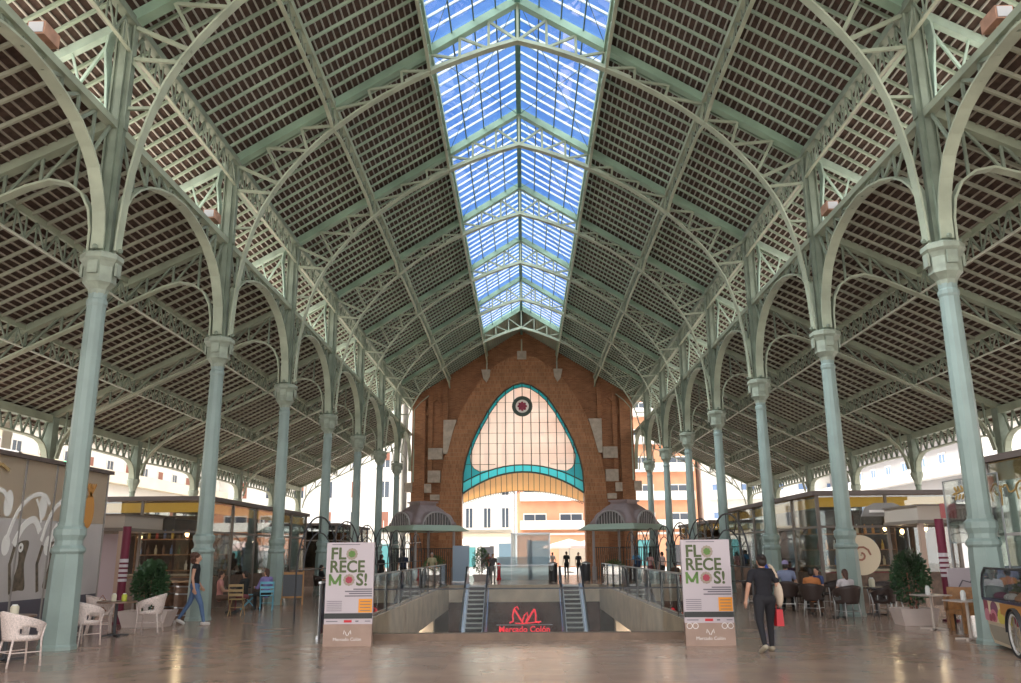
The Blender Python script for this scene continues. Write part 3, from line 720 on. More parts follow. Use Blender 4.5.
def escalator(xc,label):
    r=empty('escalator',(xc,49.7,0),label=label,cat='escalator',group='escalators')
    sl=math.tan(math.radians(30)); run=8.4
    b=MB(); b.prism([(.4,-.12),(0,-.12),(-run,-.12-run*sl),(-run,-1.1-run*sl),(0,-1.1),(.4,-1.1)],-.62,.62,'X'); b.build('truss_casing',ESCB,r)
    st=mat('step_metal',(.55,.55,.53),.4,metal=.3,noise=.1,nscale=20)
    for i in range(23):
        y=-.05-i*.355; z=-.02-(i)*.205
        t_=MB().box(-.42,.42,y-.36,y,z-.24,z).build('step',st,r); MB().box(-.41,.41,y-.368,y-.361,z-.2,z-.05).build('riser',RUB,t_)
    for s in (-1,1):
        x=s*.56
        b=MB(); b.prism([(.9,.1),(1.0,.5),(.75,.9),(-.1,.93),(-run,.93-run*sl-.0),(-run,-.1-run*sl),(0,-.1),(.9,-.1)],x-.04,x+.04,'X'); b.build('balustrade',mat('escalator_glass_side',(.38,.46,.60),.15),r)
        b=MB(); b.strip([(x,.95,.0),(x,1.06,.45),(x,.78,.94),(x,.3,.97),(x,-.1,.95),(x,-run,.95-run*sl)],(1,0,0),.09,.05); b.build('handrail',RUB,r)
        b=MB(); b.box(x-s*.10-.03,x-s*.10+.03,-.0,.9,-.1,.08); b.bar((x-s*.10,0,.0),(x-s*.10,-run,-run*sl),.12,.2); b.build('skirt',STEEL,r)
    MB().box(-.45,.45,-.04,.6,-.03,.012).build('landing_plate',STEEL,r)
escalator(-2.45,'escalator with steel steps going down on the left of the court')
escalator(2.45,'escalator with steel steps going down on the right of the court')
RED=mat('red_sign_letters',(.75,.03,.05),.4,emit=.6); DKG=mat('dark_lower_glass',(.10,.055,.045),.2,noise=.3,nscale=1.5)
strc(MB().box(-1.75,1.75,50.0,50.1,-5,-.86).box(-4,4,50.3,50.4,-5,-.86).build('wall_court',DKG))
r=empty('market_sign',(0,49.85,-2.35),label='red illuminated sign with flame like logo between the escalators',cat='sign')
txt('Mercado Colón',.43,RED,r,(0,0,-.05),name='lettering',ext=.03,off=.012)
b=MB()
for s,a in ((-1,0),(1,0)):
    b.strip([(s*.08,0,.42),(s*.22,0,.62),(s*.42,0,.95),(s*.55,0,1.12)],(0,1,0),.06,.1); b.strip([(s*.55,0,1.12),(s*.62,0,.8),(s*.60,0,.5),(s*.8,0,.42)],(0,1,0),.06,.09)
b.strip([(-.5,0,.40),(-.1,0,.38),(.4,0,.42),(.9,0,.48)],(0,1,0),.06,.06); b.strip([(-.1,0,.5),(0,0,.8),(.15,0,.95),(.2,0,.7),(.08,0,.5)],(0,1,0),.06,.07); b.strip([(-.55,0,1.15),(-.38,0,1.25),(-.3,0,1.1)],(0,1,0),.06,.07)
b.build('logo',RED,r)
MB().box(-1.3,1.3,.02,.05,-.18,-.12).box(-1.5,1.5,.02,.05,.3,.33).build('rail',STEEL,r)
# frosted glass lift box and blue panel
FROST=transmat('frosted_white_glass',(.92,.96,.96),clear=.55,refl=.02); FROSTB=transmat('frosted_blue_glass',(.70,.80,.84),clear=.5,refl=.02)
r=empty('glass_lift_box',(.1,60,0),label='tall frosted white glass box standing in front of the arch centre',cat='glass box')
MB().box(-1.9,1.6,-.02,0,0,1.45).build('lower_panel',FROSTB,r); MB().box(-.9,1.6,-.02,0,1.45,2.9).build('upper_panel',FROST,r)
MB().box(-.95,-.88,-.05,1.8,0,2.95).box(1.57,1.64,-.05,1.8,0,2.95).box(-.95,1.64,-.05,1.8,2.9,2.98).build('frame',STEEL,r)
MB().box(.2,.45,.1,.4,0,2.5).build('inner_post',mat('grey_blue_post',(.25,.33,.42),.4),r)
r=empty('sign_panel',(-3.75,56,0),label='pale blue-grey freestanding panel left of the left escalator',cat='panel')
MB().box(-.5,.5,-.06,.06,.05,2.15).build('board',mat('blue_grey_board',(.40,.50,.62),.5),r); MB().box(-.55,.55,-.15,.15,0,.05).build('foot',STEEL,r)
r=empty('bollard',(-1.6,60,0),label='red bollard standing beside the frosted glass box',cat='bollard'); MB().lathe([(.16,0),(.16,.1),(.11,.15),(.11,.8),(.15,.85),(.13,1.0),(.03,1.08)],n=12).build('post',mat('red_plastic',(.7,.02,.04),.4),r)
for i,(x,y,l) in enumerate(((1.75,56.5,'dark litter bin left of the right escalator top'),(3.75,57,'dark litter bin right of the right escalator top'))):
    r=empty('litter_bin',(x,y,0),label=l,cat='bin'); MB().lathe([(.26,0),(.28,.05),(.28,.95),(.24,1.0)],n=14).build('body',DARKM,r); MB().lathe([(.3,1.0),(.3,1.06),(.1,1.15)],n=14).build('lid',STEEL,r)
# ================================================================ POSTER STANDS
PANEL=mat('poster_lilac_white',(.54,.46,.49),.45); PGREEN=mat('poster_green',(.085,.11,.04),.6); PGREEN2=mat('poster_bright_green',(.13,.24,.06),.6); PINK=mat('flower_pink',(.40,.05,.08),.5); PALE=mat('flower_pale',(.36,.29,.23),.6); ORG=mat('poster_orange',(.80,.30,.02),.5); BLK=mat('poster_black_band',(.03,.03,.03),.5); BASEB=mat('beige_stand_base',(.36,.24,.19),.5,noise=.08); INK=mat('poster_grey_ink',(.16,.14,.16),.6); PWHITE=mat('white_print',(.8,.75,.72),.6); REDP=mat('poster_red',(.6,.02,.03),.5)
def poster(loc,rz,label,rings):
    r=empty('poster_stand',loc,rz,label,'poster stand')
    MB().box(-.46,.46,-.06,.06,.40,1.92).build('board',PANEL,r)
    MB().box(-.46,.46,-.10,.10,0,.40).build('base',BASEB,r)
    y=-.065
    def T(s,x,z,size=.315,m=PGREEN,sx=1): 
        o=txt(s,size,m,r,(x,y,z),ext=.002,off=.004,align='LEFT',sx=sx)
        me=o.data; n0=len(me.vertices); vs=[tuple(v.co) for v in me.vertices]; fs=[tuple(p.vertices) for p in me.polygons]
        q=MB(); q.add(vs,fs); q.add([(a+.010,b_,c_-.0005) for a,b_,c_ in vs],fs); q.add([(a+.005,b_+.008,c_-.001) for a,b_,c_ in vs],fs)
        nm=bpy.data.meshes.new('lettering'); nm.from_pydata(q.v,[],q.f); nm.materials.append(m); o.data=nm
    T('FL',-.39,1.60); T('RECE',-.40,1.355,m=PGREEN,sx=.94); g=MB(); g.box(-.40,-.355,y-.004,y,1.11,1.325).box(-.205,-.16,y-.004,y,1.11,1.325).bar((-.385,y-.002,1.31),(-.28,y-.002,1.14),.004,.05,up=(0,0,1)).bar((-.28,y-.002,1.14),(-.175,y-.002,1.31),.004,.05,up=(0,0,1)); g.build('lettering',PGREEN2,r); T('S!',.12,1.11)
    for (x,z,m1) in ((.03,1.70,PGREEN2),(-.01,1.215,PINK)):
        g=MB()
        for i in range(12):
            a=2*PI*i/12; g.ell((x+.085*math.cos(a),y,z+.085*math.sin(a)),(.03,.006,.03),8,5)
        g.build('flower_letter',PALE,r); g=MB()
        for i in range(7):
            a=2*PI*i/7; g.ell((x+.042*math.cos(a),y-.008,z+.042*math.sin(a)),(.030,.006,.025),8,5)
        g.ell((x,y-.01,z),(.02,.008,.02),8,5); g.build('flower_centre',m1,r)
    MB().box(-.46,.46,y-.002,y,.50,.60).build('black_band',BLK,r)
    MB().box(.19,.45,y-.002,y,.61,.86).build('orange_block',ORG,r)
    g=MB()
    for i in range(4):
        g.box(.22,.42,y-.005,y-.002,.64+.055*i,.652+.055*i)
    for i in range(6): g.box(-.42,-.13,y-.002,y,.64+.035*i,.65+.035*i)
    for z,x0 in ((1.03,.08),(.99,-.08),(.95,0),(.905,-.08)): g.box(x0,.44,y-.002,y,z,z+.022)
    g.box(-.36,.18,y-.002,y,1.875,1.888)
    g.build('small_print',INK,r)
    MB().box(-.08,.07,y-.002,y,.43,.475).build('red_label',REDP,r); MB().box(-.42,-.2,y-.002,y,.445,.46).box(.14,.2,y-.002,y,.44,.465).box(.32,.43,y-.002,y,.445,.46).build('sponsor_marks',INK,r)
    txt('Mercado Colón',.085,PWHITE,r,(0,-.105,.10),ext=.001,name='base_lettering')
    g=MB()
    for s in (-1,1): g.strip([(s*.01,-.104,.19),(s*.035,-.104,.25),(s*.06,-.104,.29),(s*.07,-.104,.22)],(0,1,0),.004,.012)
    if rings:
        for s in (-1,1):
            for q in (.27,.38):
                V=[(s*q+.05*math.cos(2*PI*i/16),-.104,.35+.05*math.sin(2*PI*i/16)) for i in range(17)]; g.strip(V,(0,1,0),.004,.012)
    g.build('base_logo',PWHITE,r)
poster((-3.28,18.08,0),.03,'tall white FLORECEMOS poster stand left of the sunken court',False)
poster((3.42,17.85,0),-.03,'tall white FLORECEMOS poster stand right of the court, rings on its base',True)
# ================================================================ IRON HOOPS beside the court
def hoop():
    r=empty('iron_hoop',(0,0,0)); R=2.45
    b=MB(); b.tube([(0,-R,0),(0,-R,1.2)]+[(0,-R*math.cos(PI*i/16),1.2+1.55*math.sin(PI*i/16)) for i in range(1,16)]+[(0,R,1.2),(0,R,0)],.024,6); b.build('outer_hoop',DARKM,r)
    b=MB(); b.tube([(0,-R*.72*math.cos(PI*i/14),1.3+1.0*math.sin(PI*i/14)) for i in range(0,15)],.02,5); b.tube([(0,-R,1.3),(0,R,1.3)],.018,5)
    for i in range(1,6): a=PI*i/6; b.tube([(0,-R*.72*math.cos(a),1.3+1.0*math.sin(a)),(0,-R*math.cos(a),1.2+1.55*math.sin(a))],.015,4)
    b.build('inner_hoop',DARKM,r); return r
H0=hoop()
for s,nm in ((-1,'left'),(1,'right')):
    for i in range(7):
        o=H0 if (s==-1 and i==0) else copy_tree(H0)
        o.location=(s*5.7,26.3+3.9*i,0); tag(o,'black iron hoop trellis on the %s of the court, %s from the poster'%(nm,ordn(i)),'trellis','iron hoop trellises')
# ================================================================ STAIR PAVILIONS before the brick wall
LEADR=mat('pinkish_lead_roof',(.30,.225,.225),.5,noise=.12,nscale=2); PALEG=mat('pale_green_glass_canopy',(.42,.52,.42),.35); DGL=mat('dark_lunette_glass',(.09,.08,.08),.2); MULL=mat('lilac_white_mullion',(.42,.38,.38),.5)
def pavilion(x,label):
    r=empty('stair_pavilion',(x,58.3,0),math.copysign(.70,-x),label=label,cat='pavilion')
    for sx in (-1,1):
        for sy in (-1,1): MB().lathe([(.14,0),(.14,.8),(.09,.9),(.08,3.2),(.16,3.35)],(sx*1.45,sy*1.45,0),n=8).build('corner_post',MULL,r)
    b=MB(); W=1.6
    def rf(u,v):
        xx=(2*u-1)*W; yy=(2*v-1)*W; d=max(abs(xx),abs(yy))/W; q=min(abs(xx),abs(yy))/W
        z=3.40+1.45*(1-d**2.0)
        zz=3.42+.82*math.sqrt(max(0,1-(min(abs(xx),abs(yy))/1.05)**2)); z=max(z,zz) if q<.656 else z
        return (xx,yy,min(z,4.75))
    b.grid(rf,28,28); b.build('vaulted_roof',LEADR,r,smooth=True,solid=.06)
    MB().box(-.62,.62,-.62,.62,4.45,4.85).box(-.72,.72,-.72,.72,4.85,4.95).build('lantern_cap',LEADR,r)
    for a in range(4):
        R=Matrix.Rotation(a*PI/2,4,'Z')
        pts=[(1.0*math.cos(PI*i/14),-W-.02,3.42+.76*math.sin(PI*i/14)) for i in range(15)]
        V=[R@Vector(p) for p in pts]
        b=MB(); b.add(V,[tuple(range(15))]); l=b.build('lunette',DGL,r,solid=.03)
        b=MB()
        for i in range(-4,5):
            xx=i*.21; h=.76*math.sqrt(max(0,1-(xx/1.0)**2)); b.bar(R@Vector((xx,-W-.05,3.42)),R@Vector((xx,-W-.05,3.42+h)),.05,.05,up=(0,1,0))
        b.strip([R@Vector((1.05*math.cos(PI*i/14),-W-.06,3.42+.82*math.sin(PI*i/14))) for i in range(15)],R@Vector((0,1,0)),.12,.08); b.build('mullion',MULL,l)
        b=MB(); P=[(-W-.1,-W-.05,3.40),(W+.1,-W-.05,3.40),(W+.55,-W-.5,3.05),(-W-.55,-W-.5,3.05)]; b.add([R@Vector(p) for p in P],[(0,1,2,3)]); b.build('glass_canopy',PALEG,r,solid=.04)
        if a: 
            b=MB()
            for i in range(-6,7): b.bar(R@Vector((i*.23,-1.45,0)),R@Vector((i*.23,-1.45,2.0)),.035,.035)
            b.bar(R@Vector((-1.45,-1.45,2.0)),R@Vector((1.45,-1.45,2.0)),.05,.05); b.build('railing',DARKM,r)
    return r
pavilion(-6.35,'domed stair pavilion with arched lunettes, left of the brick arch'); pavilion(6.35,'domed stair pavilion with arched lunettes, right of the brick arch')
# ================================================================ KIOSKS
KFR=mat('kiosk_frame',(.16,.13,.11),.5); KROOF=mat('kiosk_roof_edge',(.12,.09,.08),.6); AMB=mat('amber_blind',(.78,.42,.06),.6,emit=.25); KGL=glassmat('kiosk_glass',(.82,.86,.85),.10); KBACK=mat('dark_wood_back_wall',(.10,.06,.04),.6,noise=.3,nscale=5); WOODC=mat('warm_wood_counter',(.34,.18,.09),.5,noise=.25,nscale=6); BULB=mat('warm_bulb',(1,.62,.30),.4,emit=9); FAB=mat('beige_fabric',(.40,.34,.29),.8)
def kiosk(label,x0,x1,y0,y1,h,side,amber=True,back=KBACK,n=5):
    cx=(x0+x1)/2
    r=empty('market_kiosk',(cx,y0,0),label=label,cat='kiosk'); W=(x1-x0)/2; D=y1-y0
    MB().box(-W-.15,W+.15,-.15,D+.15,h-.14,h).build('roof',KROOF,r)
    b=MB()
    for i in range(n+1):
        for sx in (-1,1): b.box(sx*W-.05,sx*W+.05,D*i/n-.05,D*i/n+.05,0,h-.14)
    b.box(-.04,.04,-.04,.04,0,h-.14)
    for z in (2.35,): b.box(-W,W,-.035,.035,z,z+.07).box(-W-.035,-W+.035,0,D,z,z+.07).box(W-.035,W+.035,0,D,z,z+.07)
    b.build('frame',KFR,r)
    for i in range(n):
        MB().box(-side*W-.01,-side*W+.01,D*i/n+.06,D*(i+1)/n-.06,1.0,h-.16).build('pane',KGL,r)
    for a in (-1,1): MB().box(min(0,a*W)+.06,max(0,a*W)-.06,-.01,.01,1.0,h-.16).build('pane',KGL,r)
    if amber:
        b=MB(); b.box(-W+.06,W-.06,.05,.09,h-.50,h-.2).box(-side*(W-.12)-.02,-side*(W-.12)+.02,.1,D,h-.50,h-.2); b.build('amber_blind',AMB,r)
    MB().box(-W+.05,W-.05,-.02,.02,0,.98).box(-side*W-.02,-side*W+.02,.05,D*.5,0,.98).build('lower_panel',back,r)
    MB().box(side*W-.03,side*W+.03,.2,D,0,h-.3).build('outer_wall',back,r)
    MB().box(-W+.3,W-.3,D*.55,D*.55+.1,0,h-.3).build('back_wall',KBACK,r)
    return r
kL=kiosk('glazed kiosk with amber blinds behind the second left column',-14.2,-10.1,29.5,43,3.5,-1)
kR=kiosk('glazed kiosk with amber blinds behind the second right column',9.3,13.6,29.5,43,3.5,1)
kL2=kiosk('smaller far glazed kiosk on the left behind the third column',-14,-10.1,50,60,3.3,-1,False)
kR2=kiosk('smaller far glazed kiosk on the right behind the right poster',10.1,14,50,60,3.3,1,True)
# counters, shelves and goods inside the two nearer kiosks
def counter(label,x,y,W,m=WOODC):
    r=empty('counter',(x,y,0),label=label,cat='counter'); MB().box(-W/2,W/2,-.3,.3,0,1.02).build('body',m,r); MB().box(-W/2-.05,W/2+.05,-.36,.36,1.02,1.08).build('worktop',mat('pale_worktop',(.5,.42,.36),.4),r)
counter('wooden counter inside the left amber kiosk',-12,31.4,3.4); counter('dark red counter inside the right amber kiosk',11.4,31.4,3.6,mat('dark_red_panel',(.24,.02,.04),.5))
GOODS=[mat('goods_%s'%n,c,.35) for n,c in (('green_glass',(.05,.12,.05)),('brown_glass',(.14,.06,.02)),('yellow',(.65,.45,.08)),('cream',(.6,.55,.42)),('red',(.5,.06,.05)),('white',(.7,.7,.68)),('blue',(.12,.2,.45)),('orange',(.7,.3,.06)))]
cn_=['green','brown','yellow','cream','red','white','blue','orange']
proto={}
def bottle(ci,loc,label,group):
    if ci in proto: return tag(copy_tree(proto[ci],loc),label,group=group)
    o=MB().lathe([(.05,0),(.055,.02),(.055,.18),(.02,.25),(.02,.33)],n=8).build('bottle',GOODS[ci]); o.location=loc; tag(o,label,'bottle',group); proto[ci]=o; return o
for (sx,xc,nm) in ((-1,-12.1,'left'),(1,11.4,'right')):
    r=empty('wall_shelf',(xc,33.4,0),label='tall bottle shelf on the back wall of the %s amber kiosk'%nm,cat='shelf')
    b=MB()
    for z in (.6,1.15,1.7,2.25): MB().box(-1.7,1.7,-.3,0,z,z+.04).build('shelf_board',WOODC,r)
    MB().box(-1.74,-1.7,-.3,0,0,2.9).box(1.7,1.74,-.3,0,0,2.9).build('upright',WOODC,r)
    for z in (1.19,1.74,2.29):
        for i in range(12):
            ci=random.randrange(8); bottle(ci,(xc-1.55+i*.28,33.23,z),'%s bottle on the shelf of the %s amber kiosk, level %s'%(cn_[ci],nm,{1.19:'low',1.74:'middle',2.29:'high'}[z]),'bottles in the %s kiosk'%nm)
def pend(label,x,y,z,top):
    r=empty('pendant_lamp',(x,y,z),label=label,cat='lamp'); MB().ell((0,0,0),(.07,.07,.09),10,8).build('bulb',BULB,r); MB().bar((0,0,.08),(0,0,top-z),.012).build('cord',DARKM,r); MB().lathe([(.03,.07),(.035,.14)],n=8).build('socket',DARKM,r)
    l=bpy.data.lights.new('bulb_light','POINT'); l.energy=18; l.color=(1,.7,.42); l.shadow_soft_size=.08; o=bpy.data.objects.new('bulb_light',l); COL.objects.link(o); o.parent=r; o.location=(0,0,-.12)
for i,(x,y,z) in enumerate(((10.6,30.6,2.45),(11.7,30.4,2.4),(12.4,30.8,2.3),(13.0,30.4,2.4))): pend('warm pendant bulb in the right kiosk, %s from its left'%['first','second','third','fourth'][i],x,y,z,3.35)
for i,(x,y,z) in enumerate(((-11.2,31.0,2.4),(-12.6,30.6,2.3),(-13.4,31,2.4))): pend('warm pendant bulb in the left kiosk, %s from its right'%['first','second','third'][i],x,y,z,3.35)
# props on kiosk fronts
r=empty('curved_sign',(11.35,29.40,2.75),label='grey arched sign board above the right kiosk entrance',cat='sign'); MB().prism([(-.75,0),(.75,0),(.62,.28),(.3,.42),(-.3,.42),(-.62,.28)],-.05,.05).build('board',mat('grey_sign',(.25,.23,.22),.6),r); MB().box(-.5,.5,-.07,-.05,.12,.2).build('stripe',PWHITE,r)
r=empty('shop_sign',(12.0,29.2,0),label='cream disc decal on the right kiosk glass beside the second column',cat='sign')
r.location=(10.5,29.44,1.55); b=MB(); ring(b,0.02,.62,-.01,.01); b.build('disc',mat('cream_disc',(.60,.50,.36),.5),r); b=MB(); b.strip([(.3*(1-i/16)*math.cos(i*.6),-.02,.3*(1-i/16)*math.sin(i*.6)) for i in range(14)],(0,1,0),.01,.06); b.build('swirl',BROWNS,r)
def canopy_booth(label,x0,x1,y0,y1,z0,z1,postx):
    r=empty('awning_box',((x0+x1)/2,y0,0),label=label,cat='awning'); W=(x1-x0)/2
    MB().box(-W,W,0,y1-y0,z0+.1,z1).build('fabric_box',FAB,r); MB().box(-W-.04,W+.04,-.04,y1-y0,z0,z0+.1).box(-W-.04,W+.04,-.04,y1-y0,z1,z1+.05).build('frame',KFR,r)
    for px in postx: MB().box(px-.07,px+.07,0,.14,0,z0).build('post',mat('light_timber_post',(.40,.28,.22),.6),r)
canopy_booth('beige awning box on timber posts before the left kiosk',-13.6,-11.4,26.6,29.3,2.4,2.85,(1.03,-.9)); canopy_booth('beige awning box on timber posts before the right kiosk',11.3,13.3,26.9,29.3,2.45,2.95,(-.93,.93))
r=empty('privacy_screen',(-12.55,27.6,0),label='plain lilac-grey screen under the left awning box',cat='screen'); MB().box(-.85,.85,-.03,.03,.2,2.35).build('panel',mat('lilac_grey_panel',(.40,.33,.36),.6),r); MB().box(-.87,-.83,-.2,.2,0,.2).box(.83,.87,-.2,.2,0,.2).build('foot',DARKM,r)
MAROON=mat('maroon_fabric',(.14,.008,.03),.6)
def totem(x,y,label,h=2.45):
    r=empty('banner_totem',(x,y,0),label=label,cat='banner')
    MB().lathe([(.2,0),(.2,.05),(.105,.06),(.105,h)],n=16).build('maroon_sleeve',MAROON,r)
    MB().lathe([(.108,1.05),(.108,1.62)],n=16,cap=False).build('white_band',mat('banner_white_band',(.55,.50,.52),.6),r)
    b=MB()
    for i in range(4): b.lathe([(.111,1.12+.12*i),(.111,1.17+.12*i)],n=16,cap=False)
    b.build('dark_print',MAROON,r)
totem(-10.2,24.0,'round maroon banner totem with white band by the left kiosk'); totem(10.2,23.1,'round maroon banner totem with white band by the right planter')
# left frosted kiosk in the foreground
FR1=transmat('beige_frosted_glass',(.85,.74,.60),refl=.05); FR2=mat('grey_frosted_panel',(.50,.455,.44),.35,noise=.06,nscale=1); SWW=mat('white_decal',(.85,.82,.78),.4); SWD=mat('dark_gap_decal',(.13,.10,.07),.4,noise=.4,nscale=8)
r=empty('frosted_kiosk',(-10.8,12.0,0),label='large frosted glass kiosk with white swirls at the left edge',cat='kiosk'); D=11.9; H=3.72
MB().box(-4.6,.12,-.1,D+.1,H,H+.09).build('roof',KROOF,r)
b=MB()
for i in range(10): b.box(-.03,.03,D*i/9-.03,D*i/9+.03,0,H)
b.box(-4.5,-4.4,0,D,0,H).box(-4.5,0,D-.03,D,0,H*.3); b.build('frame',mat('thin_grey_frame',(.30,.27,.25),.5),r)
for i in range(9): 
    MB().box(-.012,.012,D*i/9+.03,D*(i+1)/9-.03,2.45,H).build('upper_pane',FR1,r); MB().box(-.012,.012,D*i/9+.03,D*(i+1)/9-.03,.75,2.45).build('frosted_pane',FR2,r)
MB().box(-.02,.02,0,D,0,.75).build('plinth_panel',mat('dark_grey_plinth',(.10,.09,.11),.5),r)
for j in range(2): MB().box(-4.4+2.2*j,-2.2+2.2*j,D-.01,D+.01,.3,H).build('end_pane',FR1,r)
b=MB()
def smooth(P):
    P=[P[0]]+list(P)+[P[-1]]; o=[]
    for i in range(1,len(P)-2):
        for t in [j/6 for j in range(6)]:
            o.append(tuple(.5*(2*P[i][k]+(P[i+1][k]-P[i-1][k])*t+(2*P[i-1][k]-5*P[i][k]+4*P[i+1][k]-P[i+2][k])*t*t+(3*P[i][k]-P[i-1][k]-3*P[i+1][k]+P[i+2][k])*t**3) for k in (0,1)))
    return o+[P[-2]]
def sw(pts,w): b.strip([(.022,y,z) for y,z in smooth(pts)],(1,0,0),.012,w)
def blob(cy,cz,ry,rz,n=14): b.add([(.024,cy+ry*math.cos(2*PI*i/n),cz+rz*math.sin(2*PI*i/n)) for i in range(n)]+[(.018,cy,cz)],[(i,(i+1)%n,n) for i in range(n)])
for y0 in (6.6,8.3,9.7):
    sw([(y0-.8,2.0),(y0-.5,2.6),(y0,2.95),(y0+.5,3.0),(y0+.8,2.8)],.10); sw([(y0-.5,1.9),(y0-.2,2.3),(y0+.2,2.45),(y0+.5,2.2)],.16); blob(y0-.9,2.75,.18,.28); blob(y0+.9,1.9,.16,.22); blob(y0-.2,1.85,.1,.1); sw([(y0+.2,2.9),(y0+.45,2.6),(y0+.5,2.4)],.06)
b.build('white_swirls',SWW,r)
b=MB()
for y0 in (7.0,8.2,9.5): b.prism(smooth([(y0-.2,1.95),(y0,2.0),(y0+.22,1.95),(y0+.12,1.5),(y0+.25,1.0),(y0,.96),(y0-.3,1.0),(y0-.12,1.5),(y0-.2,1.95)])[:-1],.013,.02,'X')
b.strip([(.02,7.9,.9),(.02,7.75,1.5),(.02,7.9,2.0)],(1,0,0),.01,.09); b.strip([(.02,9.0,.9),(.02,8.85,1.5),(.02,9.0,1.9)],(1,0,0),.01,.1)
b.build('dark_gaps',SWD,r)
b=MB(); b.add([(.03,11.0+.26*math.cos(a)*(1.0),2.75+.42*math.sin(a)) for a in [2*PI*i/18 for i in range(18)]],[tuple(range(18))])
for i in range(5): b.strip([(.03,11.0,3.1),(.03,11.0-.25+.125*i,3.42)],(1,0,0),.01,.06)
b.build('orange_fruit_decal',mat('orange_decal',(.62,.28,.06),.5),r)
b=MB(); b.strip([(.06,6.2,3.62),(.06,6.5,3.5),(.06,6.9,3.52),(.06,7.2,3.42)],(1,0,0),.03,.07); b.build('gold_ornament',mat('gold_paint',(.40,.26,.10),.4),r)
# right glazed kiosk in the foreground
GOLD=mat('bronze_letter',(.36,.22,.07),.4,metal=.3)
r=empty('cafe_kiosk',(10.8,12.0,0),label='large glass cafe kiosk with bronze scroll ornaments at the right edge',cat='kiosk'); D=9.6; H=3.60
MB().box(-.15,4.6,-.1,D+.1,H,H+.14).build('roof',KROOF,r); MB().box(.05,.12,0,D,H-.42,H).build('amber_band',mat('amber_band',(.50,.32,.12),.5,emit=.12),r)
b=MB()
for i in range(6): b.box(-.03,.03,D*i/5-.03,D*i/5+.03,0,H)
b.box(-.03,.03,0,D,1.95,2.02).box(4.4,4.5,0,D,0,H); b.build('frame',mat('thin_grey_frame',(.3,.27,.25),.5),r)
for i in range(5): MB().box(-.01,.01,D*i/5+.03,D*(i+1)/5-.03,1.3,H-.02).build('pane',KGL,r)
MB().box(.0,.04,0,D,0,1.3).build('lower_glass',mat('slate_blue_glass',(.13,.16,.19),.15),r)
MB().box(0,4.4,D-.02,D,.9,H).build('end_pane',KGL,r)
b=MB()
def sc(P,w=.035): b.strip([(-.04,y,z) for y,z in smooth(P)],(1,0,0),.02,w)
for y0 in (9.2,8.1,7.0,5.9):
    sc([(y0+.25,2.72),(y0+.3,2.95),(y0+.1,3.1),(y0-.1,2.98),(y0+.02,2.85),(y0+.14,2.95)]); sc([(y0-.05,3.08),(y0-.15,2.95),(y0-.12,2.62)]); sc([(y0+.05,3.12),(y0-.2,3.02),(y0-.4,3.05),(y0-.5,2.9),(y0-.72,2.92),(y0-.85,3.05)])
b.build('bronze_scroll',GOLD,r)
r=empty('leaf_sign',(10.75,22.9,3.05),label='clear glass sign with a bronze leaf beside the nearest right column',cat='sign')
MB().box(-.01,.01,-1.7,.9,-1.2,.35).build('pane',KGL,r)
b=MB(); b.strip([(-.02,.4,.0),(-.02,.1,.05),(-.02,-.5,.12)],(1,0,0),.02,.05)
for i in range(4):
    for s in (-1,1): b.ell((-.02,.25-.17*i,.03+s*.10),(.01,.10,.05),8,5,Matrix.Rotation(s*.7,3,'X'))
b.build('leaf',GOLD,r); MB().bar((0,-1.7,.37),(0,.9,.37),.03,.03).box(-.015,.015,.89,.92,-3.05,.37).box(-.015,.015,-1.72,-1.69,-3.05,.37).build('frame',POLE,r)
r=empty('menu_lightbox',(11.6,25.6,2.7),label='small red framed sign hanging beyond the leaf sign',cat='sign'); MB().box(-.2,.2,-.05,.05,-.15,.25).build('board',mat('faded_red_board',(.45,.12,.12),.5),r); MB().box(-.02,.02,-.02,.02,-2.7,-.15).build('pole',KFR,r)

for o in [o for o in bpy.data.objects if o.parent is None and o.name not in DONE and o.type in ('MESH','EMPTY')]:
    if o.get('kind')=='structure' or o.get('category') in ('balustrade','kiosk'):
        rescale([o]+list(o.children_recursive))
    elif o.get('category')!='building' or abs(o.rotation_euler.z)<.1 : rescale([o],False)
    else: rescale([o],False)
DONE=set(o.name for o in bpy.data.objects)
# unseen fill lights added to brighten the lower court
for s in (-1,1):
    for y in (24,34,43):
        l=bpy.data.lights.new('court_fill_light','AREA'); l.energy=130; l.size=1.2; l.color=(1,.85,.7); o=bpy.data.objects.new('court_fill_light',l); COL.objects.link(o); o.location=(s*6.2,y,-1.3)
